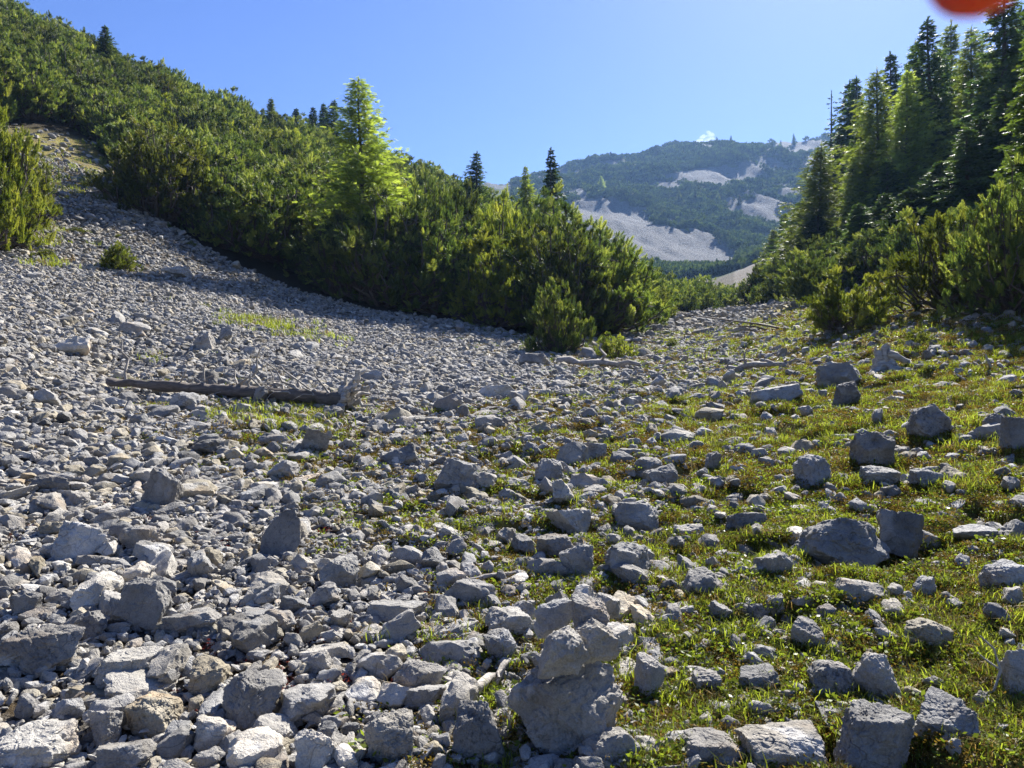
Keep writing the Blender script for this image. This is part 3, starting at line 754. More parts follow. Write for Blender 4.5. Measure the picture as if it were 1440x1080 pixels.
# ---------------------------------------------------------------- plants: building blocks
def frames(dirs, g):
    d = dirs/(np.linalg.norm(dirs, axis=1)[:, None]+1e-9)
    h = g.normal(size=d.shape); a = np.cross(d, h); a /= np.linalg.norm(a, axis=1)[:, None]+1e-9
    return np.stack([a, np.cross(d, a), d], -1)           # columns: side, side, axis
def stamp(tv, tt, pos, dirs, scale, g):
    """copy a small triangle template to many places"""
    Fm = frames(dirs, g); sc = np.asarray(scale)
    V = np.einsum('nij,vj->nvi', Fm, tv)*sc[:, None, None]+pos[:, None, :]
    n, k = len(pos), len(tv)
    T = (tt[None]+np.arange(n)[:, None, None]*k).reshape(-1, 3)
    return V.reshape(-1, 3), T
def crown_mesh(name, tmpl, P, Dr, Sc, tone, mat, g):
    V, T = stamp(*tmpl, P, Dr, Sc, g)
    me = mesh_np(name, V, T, None, mat)
    a = me.attributes.new('tone', 'FLOAT', 'POINT'); a.data.foreach_set('value', np.repeat(np.clip(tone, 0, 1), len(tmpl[0])).astype(np.float32))
    return me
def shoot_template(seed, rings=6, per=6, L=1.0, nl=.36, wd=.05, open_=.75):
    """a pine shoot: needles set round an axis like a bottle brush"""
    g = np.random.default_rng(seed); V, T = [], []
    for i in range(rings):
        z = L*(.12+.88*i/(rings-1))
        for j in range(per):
            a = 2*math.pi*(j+.5*(i % 2)+g.uniform(-.2, .2))/per
            op = open_*(1.15-.75*i/(rings-1))*g.uniform(.8, 1.2)
            d = np.array([math.cos(a)*math.sin(op), math.sin(a)*math.sin(op), math.cos(op)])
            s = np.cross(d, [math.cos(a+1), math.sin(a+1), .3]); s /= np.linalg.norm(s)
            b = len(V); p = np.array([0, 0, z-.1]); ln = nl*g.uniform(.8, 1.15)
            V += [p-s*wd*.5, p+s*wd*.5, p+d*ln]; T.append((b, b+1, b+2))
    return np.array(V), np.array(T)
SHOOT = shoot_template(1, 6, 7, 1.0, .44, .095, .78)
def spray_template(seed, n=13, wd=.13, ln=.42, droop=.0):
    """a flat conifer twig: needles to both sides of an axis along +z"""
    g = np.random.default_rng(seed); V, T = [], []
    for i in range(n):
        z = i/(n-1)*.8; s = 1 if i % 2 else -1
        d = np.array([s*g.uniform(.55, .9), g.uniform(-.35, .35), .75]); d /= np.linalg.norm(d)
        l_ = ln*(1-.45*z)*g.uniform(.8, 1.2); q = np.cross(d, [0, 1, .2]); q /= np.linalg.norm(q)
        b = len(V); p = np.array([0, 0, z])
        V += [p-q*wd*.5, p+q*wd*.5, p+d*l_]; T.append((b, b+1, b+2))
    b = len(V); V += [[-wd*.5, 0, 0], [wd*.5, 0, 0], [0, 0, 1.05]]; T.append((b, b+1, b+2))
    return np.array(V), np.array(T)
SPRAY = spray_template(2)
TUFT = spray_template(3, 13, .075, .42)

def bez(p0, p1, p2, n):
    t = np.linspace(0, 1, n)[:, None]; return (1-t)**2*p0+2*t*(1-t)*p1+t*t*p2
def mugo(seed, wr, h, n_stem, n_shoot, mat, shoot=.20, lean=(0, 0), upright=.75):
    """dwarf mountain pine: many stems sweeping out from the foot and turning up, each ending in tufts of brush-like shoots; foot at 0"""
    g = np.random.default_rng(seed); chains, P, Dr, Sc, To = [], [], [], [], []
    ph = g.uniform(0, 6.28, 3)
    for s in range(n_stem):
        a = g.uniform(0, 2*math.pi); lob = 1+.18*math.sin(2*a+ph[0])+.14*math.sin(3*a+ph[1])+.10*math.sin(5*a+ph[2])
        rr = wr*math.sqrt(g.uniform(.01, 1))*lob
        top = h*(1-.60*min(1.2, rr/wr)**2)*g.uniform(.62, 1.10)
        e = np.array([math.cos(a)*rr+lean[0]*top, math.sin(a)*rr+lean[1]*top, top])
        c = np.array([e[0]*.85, e[1]*.85, top*.22*g.uniform(.4, 1.3)])
        p0 = np.array([math.cos(a)*.08*wr, math.sin(a)*.08*wr, -.05])
        pts = bez(p0, c, e, 7); pts[1:-1] += g.normal(size=(5, 3))*.03*h
        chains.append((pts, np.linspace(.036, .010, 7)*max(h, 1)*.5))
        nb = max(2, int(n_shoot/n_stem/7))
        for b in range(nb):                                 # tufts of shoots, the topmost at the stem's tip
            t = 1.0 if b == 0 else 1-(g.uniform()**1.3)*.72
            i = min(int(t*6), 5); f = t*6-i
            q = pts[i]*(1-f)+pts[i+1]*f
            if b:
                off = g.normal(size=3)*np.array([1, 1, .5])*(.16+.16*(1-t))*(.4+.3*h); q2 = q+off+np.array([0, 0, abs(g.normal())*.15])
                q2[2] = max(q2[2], .12); chains.append((np.array([q, (q+q2)/2-[0, 0, .03], q2]), np.array([.012, .010, .006])*h*.4)); q = q2
            m = int(g.integers(5, 10)); tn = g.uniform(.0, .75)
            out = np.array([q[0], q[1], 0.0]); out /= np.linalg.norm(out)+.3
            base = out*(1-upright)*1.2+np.array([0, 0, upright])
            dd = base+g.normal(size=(m, 3))*np.array([.5, .5, .25])
            dd[0] = base+g.normal(size=3)*.12
            P.append(q-np.array([0, 0, .07])+g.normal(size=(m, 3))*np.array([.06, .06, .05])); Dr.append(dd)
            Sc.append(shoot*g.uniform(.65, 1.15, m)*np.where(np.arange(m) == 0, 1.35, 1.0)); To.append(tn+g.uniform(-.15, .25, m))
    P, Dr, Sc, To = np.concatenate(P), np.concatenate(Dr), np.concatenate(Sc), np.concatenate(To)
    tv, tq = tubes(chains, 5)
    return mesh_np('trunk', tv, None, tq, M['bark'], True), crown_mesh('crown', SHOOT, P, Dr, Sc, To, mat, g)
def conifer(seed, h, wr, mat, whorls=30, per=8, droop=.25, gap=.12, twigs=15, tw=.55, base=.06, airy=0.0, prof=.85, tmpl=None, up=.0):
    """spruce or larch: tapered trunk, whorls of boughs, twigs along each bough; foot at 0"""
    g = np.random.default_rng(seed); P, Dr, Sc, chains, To = [], [], [], [], []
    tr = np.stack([np.cumsum(g.normal(size=12)*.01*h)*.2, np.cumsum(g.normal(size=12)*.01*h)*.2, np.linspace(-.1, h, 12)], -1); tr[0, :2] = 0
    chains.append((tr, np.linspace(.016, .002, 12)*h))
    for wv in range(whorls):
        t = base+(1-base)*(wv+g.uniform(-.3, .3))/whorls
        if t > .985: continue
        z = t*h; L0 = wr*((1-t)**prof)*(1.0 if t > .18 else .75+.25*t/.18)+.12
        c = np.array([np.interp(z, tr[:, 2], tr[:, 0]), np.interp(z, tr[:, 2], tr[:, 1]), z])
        for b in range(per):
            if g.uniform() < gap: continue
            a = 2*math.pi*(b+g.uniform(-.4, .4))/per+wv*1.7; L = L0*g.uniform(.5, 1.15)*(1+.22*math.sin(a+seed))
            dr = droop*(1-t)**.5
            e = c+np.array([math.cos(a)*L, math.sin(a)*L, L*(up+.25*t-dr*g.uniform(.6, 1.3))])
            md = (c+e)/2+np.array([0, 0, -.10*L])
            pts = bez(c, md, e, 5); chains.append((pts, np.linspace(.012, .003, 5)*(.4+L*.5)))
            m = max(3, int(twigs*(L/wr)*g.uniform(.8, 1.2))+3)
            tt = g.uniform(.12+airy*.1, 1, m); q = (1-tt[:, None])**2*c+2*tt[:, None]*(1-tt[:, None])*md+tt[:, None]**2*e
            side = np.array([-math.sin(a), math.cos(a), 0]); fw = np.array([math.cos(a), math.sin(a), 0])
            sg = np.where(g.uniform(size=m) < .5, -1, 1)[:, None]
            d = fw*.7+side*sg*g.uniform(.2, 1.0, (m, 1))+np.array([0, 0, 1])*(g.uniform(-.55, .15, (m, 1))*(1 if droop > .1 else .4)+.1)
            q = q+g.normal(size=(m, 3))*.05*L
            P.append(q); Dr.append(d); Sc.append(tw*(.45+.55*L/wr)*(1-.35*tt)*g.uniform(.7, 1.25, m)); To.append(g.uniform(.1, .7)+g.uniform(-.15, .2, m)+.25*(tt > .85))
    m = 8; P.append(np.tile(tr[-1], (m, 1))-np.array([0, 0, 1])*g.uniform(0, .05*h, (m, 1))); Dr.append(np.array([0, 0, 1])+g.normal(size=(m, 3))*.3); Sc.append(np.full(m, tw*.45)); To.append(np.full(m, .6))
    tv, tq = tubes(chains, 5)
    return mesh_np('trunk', tv, None, tq, M['bark'], True), crown_mesh('crown', tmpl or SPRAY, np.concatenate(P), np.concatenate(Dr), np.concatenate(Sc), np.concatenate(To), mat, g)

MUGO = [mugo(10+i, wr, h, 52, 2500, M['mugo']) for i, (wr, h) in enumerate([(1.5, 2.6), (1.7, 2.9), (1.3, 2.4), (1.6, 3.1), (1.8, 2.5), (1.4, 2.8)])]
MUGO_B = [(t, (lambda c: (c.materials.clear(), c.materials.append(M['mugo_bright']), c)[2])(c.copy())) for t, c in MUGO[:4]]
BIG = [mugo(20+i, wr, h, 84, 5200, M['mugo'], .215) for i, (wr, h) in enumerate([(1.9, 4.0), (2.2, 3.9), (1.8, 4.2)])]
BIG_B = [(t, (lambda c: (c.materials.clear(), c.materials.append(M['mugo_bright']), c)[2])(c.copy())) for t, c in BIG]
SPR = [conifer(30+i, 14, wr, M['spruce'], 46, 9, .36, .10, 24, .72) for i, wr in enumerate((3.0, 2.6, 3.4))]
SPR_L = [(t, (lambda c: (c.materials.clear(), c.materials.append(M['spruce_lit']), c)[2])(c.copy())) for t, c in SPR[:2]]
LAR = [conifer(40+i, 12, wr, M['larch'], 52, 9, .16, .12, 44, .60, .03, .0, .76, TUFT, .12) for i, wr in enumerate((2.9, 3.3, 2.5))]
SNAG = conifer(49, 12, 1.2, M['spruce'], 24, 5, .2, .45, 5, .42, .2, .5, .7)
SMALL = [conifer(60+i, 2.2, .8, M['spruce_lit'], 12, 7, .05, .1, 12, .26) for i in range(2)]

all_plants = []
def plant(name, proto, x, y, height, h0, label, cat, group=None, wide=1.0, rz=None, sink=.05, tilt=0.0):
    root = bpy.data.objects.new(name, None); C.objects.link(root)
    k = height/h0
    root.location = (x, y, gz1(x, y)-sink); root.scale = (k*wide, k*wide, k)
    root.rotation_euler = (tilt*random.uniform(-1, 1), tilt*random.uniform(-1, 1), random.uniform(0, 6.28) if rz is None else rz)
    tag(root, label, cat, group)
    link('trunk', proto[0], root); link('crown', proto[1], root)
    all_plants.append(root)
    return root
def at_top(u, d, vt):                        # a tree whose tip is seen at (u, vt), d metres ahead
    x = (u-720)/F*d; return x, d, CAM_Z-(vt-540)/F*d-gz1(x, d)

# named trees
GL = 'conifers of the forest on the right slope'
def spr(u, d, vt, label, i=0, lit=False, wide=1.0, name='spruce_tree', group=GL):
    x, y, h = at_top(u, d, vt); return plant(name, (SPR_L if lit else SPR)[i % (2 if lit else 3)], x, y, h, 14, label, 'spruce', group, wide*14/h*min(h/14, 1)**.35 if h < 14 else wide, tilt=.02)
def lar(u, d, vt, label, i=0, wide=1.0, group=GL):
    x, y, h = at_top(u, d, vt); return plant('larch_tree', LAR[i % 3], x, y, h, 12, label, 'larch', group, wide*(12/h)*min(h/12, 1)**.35 if h < 12 else wide, tilt=.02)
lar(512, 31, 108, 'tall bright green larch rising out of the dark dwarf pines', 1, 1.0, None)
lar(555, 34, 235, 'small light green larch at the right foot of the tall larch', 0, .8, None)
lar(742, 62, 232, 'small yellowish larch left of the dark spruce on the skyline', 0, .7, None)
spr(774, 60, 208, 'slim dark spruce standing alone on the skyline in mid valley', 1, wide=.85, group=None)
spr(668, 60, 212, 'ragged dark conifer poking out of the dwarf pines left of the slim spruce', 0, wide=1.0, group=None)
GS = 'conifers on the crest of the left hillside'
for (u, d, v, i, lb) in [(440, 84, 150, 0, 'leftmost dark spruce tip of the row behind the tall larch'), (455, 86, 145, 1, 'second dark spruce tip from the left behind the tall larch'), (470, 84, 140, 2, 'tallest dark spruce tip just left of the tall larch'), (415, 82, 152, 1, 'low dark spruce top on the crest between pale larch and spruce row')]:
    spr(u, d, v, lb, i, group=GS)
lar(382, 80, 137, 'small pale larch alone on the crest of the left hillside', 2, .8, GS)
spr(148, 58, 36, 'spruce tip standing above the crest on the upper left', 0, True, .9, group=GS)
# right slope
for (u, d, v, i, k, lb) in [
 (1311, 46, 25, 2, 's', 'tallest dark spruce with a sharp tip in the right forest'),
 (1405, 36, -40, 0, 's', 'big dark spruce cut by the top edge of the picture'),
 (1285, 58, 62, 1, 's', 'spruce tip just left behind the tallest spruce'),
 (1258, 60, 72, 0, 's', 'spruce between two pale larches with a narrow tip'),
 (1205, 66, 108, 1, 's', 'dark spruce, right one of the twin tips at the forest edge'),
 (1190, 70, 114, 0, 's', 'dark spruce, left one of the twin tips at the forest edge'),
 (1166, 72, 128, 0, 'n', 'thin bare looking conifer at the outer edge of the forest'),
 (1182, 62, 185, 2, 's', 'lower dark spruce in front of the twin tips'),
 (1212, 50, 175, 1, 's', 'dark spruce below the narrow larch'),
 (1236, 46, 94, 1, 'l', 'narrow light green larch left of the bright larch'),
 (1276, 43, 98, 0, 'l', 'bright green larch directly left of the tallest spruce'),
 (1340, 60, 28, 2, 'l', 'pale larch top right behind the tallest spruce'),
 (1366, 42, 40, 1, 'l', 'pale larch between the tallest spruce and the cut off spruce'),
 (1151, 46, 203, 1, 'l', 'full bright green larch in front of the forest edge'),
 (1355, 44, 150, 0, 's', 'dark spruce in the shade right of the tallest spruce'),
 (1250, 40, 225, 1, 's', 'dark spruce in shade below the bright larch'),
 (1300, 36, 250, 0, 's', 'shaded spruce above the leaning dwarf pine'),
 (1380, 30, 160, 2, 's', 'shaded spruce behind the right hand dwarf pines'),
 (1222, 46, 270, 0, 's', 'small dark spruce between full larch and shade'),
 (1128, 60, 280, 2, 's', 'dark spruce at the left foot of the full bright larch'),
 (1105, 75, 300, 1, 's', 'dark spruce nearest to the valley floor'),
 (1090, 70, 322, 0, 'l', 'small larch low at the forest edge above the valley floor'),
 (1175, 40, 318, 1, 'p', 'young bright spruce among the dwarf pines of the right bank'),
 (1190, 34, 335, 0, 'p', 'young spruce with spread boughs behind the small lone dwarf pine'),
 (1440, 50, 10, 1, 's', 'dark spruce top in the upper right corner'),
 (1330, 54, 70, 0, 's', 'spruce filling the gap right behind the tallest spruce'),
 (1222, 58, 150, 2, 's', 'spruce behind the narrow light green larch'),
 (1262, 52, 150, 0, 's', 'spruce between the narrow and the bright larch'),
 (1298, 54, 130, 1, 'l', 'larch half hidden behind the tallest spruce'),
 (1352, 50, 95, 2, 'l', 'light larch right of the tallest spruce at mid height'),
 (1392, 46, 70, 1, 's', 'spruce behind the one cut by the top edge'),
 (1420, 44, 120, 2, 's', 'spruce in the shade under the upper right corner'),
 (1170, 58, 235, 1, 's', 'dark spruce right behind the full bright larch'),
 (1200, 54, 240, 2, 's', 'dark spruce in the lower forest below the twin tips'),
 (1238, 48, 215, 0, 's', 'dark spruce standing under the narrow larch'),
 (1330, 42, 220, 1, 's', 'lower spruce right of the foot of the tallest spruce'),
 (1360, 38, 235, 0, 's', 'low spruce above the right hand dwarf pines'),
 (1275, 44, 255, 2, 's', 'low spruce under the bright larch'),
 (1140, 66, 262, 0, 's', 'spruce at the outer corner of the lower forest'),
 (1208, 34, 285, 1, 's', 'small dark spruce above the small lone dwarf pine'),
 (1245, 33, 270, 0, 's', 'small dark spruce on the bank right of the young bright spruces'),
 (1150, 44, 300, 2, 's', 'small dark spruce hiding the foot of the full bright larch'),
 (1112, 56, 318, 0, 's', 'low dark spruce beside the small larch at the forest edge'),
 (1280, 31, 262, 2, 's', 'dark spruce behind the leaning dwarf pine'),
 (1318, 31, 225, 1, 's', 'dark spruce rising over the leaning dwarf pine'),
 (1365, 29, 180, 0, 's', 'dark spruce behind the dwarf pine of the right edge'),
 (1412, 30, 120, 2, 's', 'dark spruce above the tall dwarf pine at the right edge'),
]:
    if k == 'l': lar(u, d, v, lb, i)
    elif k == 'n':
        x, y, h = at_top(u, d, v); plant('spruce_tree', SNAG, x, y, h, 12, lb, 'spruce', GL)
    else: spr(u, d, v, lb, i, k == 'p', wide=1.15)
x, y, h = at_top(1462, 19, 20)
plant('spruce_tree', SPR_L[1], x, y, h, 14, 'yellow green spruce whose boughs reach in at the right edge', 'spruce', GL, 1.25)

# dwarf pines: named ones first
def dwarf(u, vb, width_px, vt, label, bright=False, i=0, group='dwarf pines along the edge of the scree', d=None, wide=1.0):
    if d is None: x, y = hit(u, vb)
    else: y = d; x = (u-720)/F*d
    h = (vb-vt)/F*y if d is None else CAM_Z-(vt-540)/F*y-gz1(x, y)
    pr = (MUGO_B if bright else MUGO)[i % (4 if bright else 6)] if h < 2.9 else (BIG_B if bright else BIG)[i % 3]
    h0 = float(max(v.co.z for v in pr[1].vertices)); w0 = float(max(v.co.x for v in pr[1].vertices)-min(v.co.x for v in pr[1].vertices))
    k = h/h0; wd_ = (width_px/F*y)/(w0*k)
    return plant('dwarf_pine', pr, x, y, h, h0, label, 'dwarf pine', group, wd_*wide)
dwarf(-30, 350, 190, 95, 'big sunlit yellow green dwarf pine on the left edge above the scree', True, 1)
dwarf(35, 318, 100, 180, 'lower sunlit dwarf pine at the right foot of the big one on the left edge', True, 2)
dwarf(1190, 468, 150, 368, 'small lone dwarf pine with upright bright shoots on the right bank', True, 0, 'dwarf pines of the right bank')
dwarf(1335, 432, 190, 285, 'leaning dwarf pine with long glossy boughs on the right bank', True, 1, 'dwarf pines of the right bank')  # sunlit look comes from the brighter needle colour
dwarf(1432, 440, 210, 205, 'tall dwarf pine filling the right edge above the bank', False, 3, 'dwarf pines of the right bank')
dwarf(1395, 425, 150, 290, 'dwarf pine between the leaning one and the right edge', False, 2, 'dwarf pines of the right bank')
dwarf(1150, 425, 110, 340, 'grey green dwarf pine behind the small lone one', False, 4, 'dwarf pines of the right bank', 31)
dwarf(1225, 420, 120, 320, 'shaded dwarf pine above and right of the small lone one', False, 5, 'dwarf pines of the right bank', 30)
dwarf(1290, 400, 140, 285, 'shaded dwarf pine behind the leaning one', False, 0, 'dwarf pines of the right bank', 24)
dwarf(1105, 420, 90, 345, 'dark dwarf pine at the foot of the forest by the valley floor', False, 1, 'dwarf pines of the right bank', 42)
dwarf(1070, 425, 80, 355, 'dark dwarf pine closest to the end of the valley floor', False, 2, 'dwarf pines of the right bank', 50)
dwarf(1135, 415, 90, 330, 'dark dwarf pine below the full bright larch', False, 3, 'dwarf pines of the right bank', 38)
dwarf(1170, 410, 90, 310, 'dark dwarf pine below the twin spruce tips', False, 4, 'dwarf pines of the right bank', 36)
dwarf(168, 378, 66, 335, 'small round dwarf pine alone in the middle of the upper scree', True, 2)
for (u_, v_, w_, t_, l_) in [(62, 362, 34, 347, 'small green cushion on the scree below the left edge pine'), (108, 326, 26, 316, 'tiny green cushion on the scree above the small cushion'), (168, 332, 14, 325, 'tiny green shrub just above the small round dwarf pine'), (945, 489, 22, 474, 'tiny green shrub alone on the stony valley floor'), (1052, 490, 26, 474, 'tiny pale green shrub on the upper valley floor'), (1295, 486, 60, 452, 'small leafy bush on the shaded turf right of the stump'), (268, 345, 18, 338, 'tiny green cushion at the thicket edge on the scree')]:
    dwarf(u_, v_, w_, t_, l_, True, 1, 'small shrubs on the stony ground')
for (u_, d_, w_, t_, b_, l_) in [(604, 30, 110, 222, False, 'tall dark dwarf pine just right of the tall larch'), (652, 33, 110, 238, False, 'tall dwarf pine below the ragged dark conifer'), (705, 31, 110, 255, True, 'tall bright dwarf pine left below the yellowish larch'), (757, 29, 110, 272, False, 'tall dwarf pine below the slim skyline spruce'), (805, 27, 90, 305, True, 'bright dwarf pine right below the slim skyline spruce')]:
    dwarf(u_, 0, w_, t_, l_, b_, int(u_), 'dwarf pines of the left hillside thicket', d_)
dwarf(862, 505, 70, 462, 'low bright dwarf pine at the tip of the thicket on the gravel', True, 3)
dwarf(786, 496, 90, 385, 'deep green young pine at the front corner of the thicket', False, 5)
# the thicket of the left hillside
cand = []
for gx in np.arange(-75, 34, 2.5):
    for gy in np.arange(21, 112, 2.5):
        x = gx+rng.uniform(-.8, .8); y = gy+rng.uniform(-.8, .8)
        u = 720+F*x/y
        if u < -140 or u > 1034: continue
        if y < thicket_start(u)+.9: continue
        if u > 780 and y > 78: continue
        cand.append((x, y, u))
cand.sort(key=lambda c: c[1])
zc = gz([c[0] for c in cand], [c[1] for c in cand])
late = []
cnt = 0
for (x, y, u), z in zip(cand, zc):
    front = y < thicket_start(u)+3.0
    h = rng.uniform(2.3, 3.7) if u < 880 else rng.uniform(1.7, 2.8)
    if y < 40 and u < 870: h *= 1.18
    if 545 < u < 850 and y < 36: h *= 1.30
    if front: h *= rng.uniform(.78, 1.0)
    if u > 1000: h *= .8
    v = 540-F*(z+h-CAM_Z)/y
    if cnt < 280 and u > -60:
        if front:
            uu = int(u)
            lab = None
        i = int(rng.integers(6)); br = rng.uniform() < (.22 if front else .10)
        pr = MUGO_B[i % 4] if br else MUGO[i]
        if y < 48 and h > 2.9: pr = (BIG_B if br else BIG)[i % 3]
        h0 = max(v_.co.z for v_ in pr[0].vertices)
        zone = 'front' if front else 'mass'
        lb = None
        o = plant('dwarf_pine', pr, x, y, h, h0, None, 'dwarf pine', 'dwarf pines of the left hillside thicket', rng.uniform(.98, 1.28))
        o['_u'] = float(u); o['_v'] = float(v); o['_f'] = 1 if front else 0; o['_b'] = 1 if br else 0
        cnt += 1
    else: late.append((x, y, z, h))
# labels: front row in order from left to right, the mass by where on the hill it stands
LM = [(40, 'above the top of the scree corridor'), (230, 'beside the scree corridor'), (330, 'above the flat pale boulder'), (450, 'left of the tall larch'), (540, 'under the tall larch'), (640, 'right of the tall larch'), (760, 'under the slim skyline spruce'), (850, 'by the tip of the thicket'), (930, 'along the upper valley floor'), (1020, 'at the far end of the thicket')]
cntr = {}
ORD = ['first', 'second', 'third', 'fourth', 'fifth', 'sixth', 'seventh', 'eighth', 'ninth', 'tenth']
for o in sorted([o for o in all_plants if '_u' in o], key=lambda o: o['_u']):
    u, v = o['_u'], o['_v']; tone = 'yellow green' if o['_b'] else 'dark green'
    where = min(LM, key=lambda q: abs(q[0]-u))[1]
    if o['_f']:
        k = (where, tone); cntr[k] = cntr.get(k, 0)+1
        o['label'] = f"{ORD[min(cntr[k]-1, 9)]} {tone} front row dwarf pine {where}"
    else:
        hgt = 'high' if v < 170 else ('half way up' if v < 260 else 'low')
        o['label'] = f"{tone} dwarf pine {hgt} in thicket {where}"
    for q in ('_u', '_v', '_f', '_b'): del o[q]
# beyond the ones told apart: the closed scrub farther up
bush_far = [c for _, c in MUGO]
L_ = np.array(late); n = len(L_)
s_ = (L_[:, 3]/2.75)
o = strew('dwarf_pine_thicket', hidden_coll('pine_kind', bush_far), np.stack([L_[:, 0], L_[:, 1], L_[:, 2]-.05], -1), np.stack([np.zeros(n), np.zeros(n), rng.uniform(0, 6.28, n)], -1), np.stack([s_*1.15, s_*1.15, s_], -1), rng.integers(0, 6, n))
tag(o, kind='stuff')
# undergrowth of the right slope
pts = []
for gx in np.arange(8, 75, 2.6):
    for gy in np.arange(20, 95, 2.6):
        x = gx+rng.uniform(-1, 1); y = gy+rng.uniform(-1, 1); u = 720+F*x/y
        if u < 1085+max(0, 40-y)*4 or u > 1560 or (y < 29 and u < 1300): continue
        pts.append((x, y))
pts = np.array(pts); n = len(pts); zz = gz(pts[:, 0], pts[:, 1]); s_ = rng.uniform(.45, .85, n)
o = strew('dwarf_pine_undergrowth', hidden_coll('pine_low', bush_far), np.stack([pts[:, 0], pts[:, 1], zz-.05], -1), np.stack([np.zeros(n), np.zeros(n), rng.uniform(0, 6.28, n)], -1), np.stack([s_*1.2, s_*1.2, s_], -1), rng.integers(0, 6, n))
tag(o, kind='stuff')

# far mountain: scrub in patches, and single trees on it
FARB = [mugo(80+i, 1.6, 2.2, 14, 150, M['far_pine'], .55)[1] for i in range(3)]
r = np.exp(rng.uniform(math.log(230), math.log(760), 60000)); th = rng.uniform(R(0), R(27), 60000)
x, y = r*np.sin(th), r*np.cos(th); s = scrub_at(x, y)+.2*n2(x, y, 12, 2.7, 2)
k = (rng.uniform(.12, 1.0, 60000) < s)
x, y = x[k][:15000], y[k][:15000]; n = len(x); s_ = rng.uniform(.7, 1.7, n)
o = strew('mountain_scrub', hidden_coll('scrub_kind', FARB), np.stack([x, y, gz(x, y)-.2], -1), np.stack([np.zeros(n), np.zeros(n), rng.uniform(0, 6.28, n)], -1), np.stack([s_*1.3, s_*1.3, s_], -1), rng.integers(0, 3, n))
tag(o, kind='stuff')
FT = [(1050, 186, 's', 'small spruce on the highest point of the far mountain'), (1058, 190, 's', 'spruce just right of the highest point of the far mountain'), (1098, 184, 's', 'spruce on the far skyline above the grey rock band'), (1116, 190, 's', 'spruce nearest the forest edge on the far skyline'), (1028, 190, 's', 'spruce left of the highest point of the far mountain'), (1008, 195, 's', 'spruce right of the little cloud'), (1096, 196, 'l', 'pale larch on the far slope beside the forest edge'), (978, 264, 's', 'dark conifer in the middle of the far slope'), (955, 258, 'l', 'pale larch left of the dark conifer on the far slope'), (1010, 262, 'l', 'pale larch right of the dark conifer on the far slope'), (845, 250, 'l', 'pale larch low on the left of the far slope'), (870, 256, 's', 'spruce above the left scree fan of the far slope'), (905, 262, 's', 'spruce above the middle of the far scree fan'), (940, 255, 's', 'spruce right of the far scree fan'), (1040, 270, 's', 'spruce on the far slope below the rock band'), (965, 205, 's', 'spruce on the far skyline left of the cloud')]
for j, (u, v, kd, lb) in enumerate(FT):
    x, y = hit(u, v+ (9 if v < 200 else 20))
    if y > 720: y = 660; x = (u-720)/F*y
    hh = rng.uniform(7, 11)
    pr = LAR[j % 3] if kd == 'l' else SPR[j % 3]
    plant('larch_tree' if kd == 'l' else 'spruce_tree', pr, x, y, hh, 12 if kd == 'l' else 14, lb, 'larch' if kd == 'l' else 'spruce', 'trees on the far mountain', 1.3)

# ---------------------------------------------------------------- grass, herbs, moss
def blades(seed, n, h, spread, wd, mat, curl=.5):
    g = np.random.default_rng(seed); V, T = [], []
    for i in range(n):
        a = g.uniform(0, 6.28); rr = spread*math.sqrt(g.uniform()); p = np.array([math.cos(a)*rr, math.sin(a)*rr, -.01])
        b = g.uniform(0, 6.28); l_ = h*g.uniform(.5, 1.1); cu = curl*g.uniform(.3, 1.4)
        d = np.array([math.cos(b), math.sin(b), 0]); s = np.array([-d[1], d[0], 0])*wd*.5
        m = p+d*l_*cu*.3+np.array([0, 0, l_*.6]); e = p+d*l_*cu+np.array([0, 0, l_*(1-.3*cu)])
        k = len(V); V += [p-s, p+s, m-s*.8, m+s*.8, e]; T += [(k, k+1, k+3), (k, k+3, k+2), (k+2, k+3, k+4)]
    return mesh_np('tuft', np.array(V), np.array(T), None, mat)
def leafy(seed, n, h, spread, ls, mat):
    g = np.random.default_rng(seed); V, T = [], []
    for i in range(n):
        a = g.uniform(0, 6.28); rr = spread*math.sqrt(g.uniform()); z = h*(1-(rr/spread)**2*.7)*g.uniform(.15, 1)
        p = np.array([math.cos(a)*rr, math.sin(a)*rr, z]); d = np.array([math.cos(a), math.sin(a), g.uniform(-.2, .8)])+g.normal(size=3)*.4; d /= np.linalg.norm(d)
        s = np.cross(d, g.normal(size=3)); s /= np.linalg.norm(s)+1e-6; l_ = ls*g.uniform(.6, 1.3)
        k = len(V); V += [p, p+d*l_*.5+s*l_*.3, p+d*l_, p+d*l_*.5-s*l_*.3]; T += [(k, k+1, k+2), (k, k+2, k+3)]
    return mesh_np('leaves', np.array(V), np.array(T), None, mat)
G_ = [blades(1, 22, .06, .05, .004, M['grass']), blades(2, 26, .09, .06, .0045, M['grass'], .7), blades(3, 18, .045, .05, .004, M['grass']), blades(4, 16, .08, .05, .003, M['straw'], .8), blades(5, 30, .16, .05, .005, M['grass'], .6)]
H_ = [leafy(1, 46, .035, .06, .018, M['herb']), leafy(2, 60, .05, .07, .02, M['herb']), leafy(3, 90, .03, .07, .012, M['moss']), leafy(4, 110, .04, .09, .011, M['moss']), leafy(5, 40, .03, .05, .014, M['redherb']), leafy(6, 70, .025, .08, .014, M['herb'])]
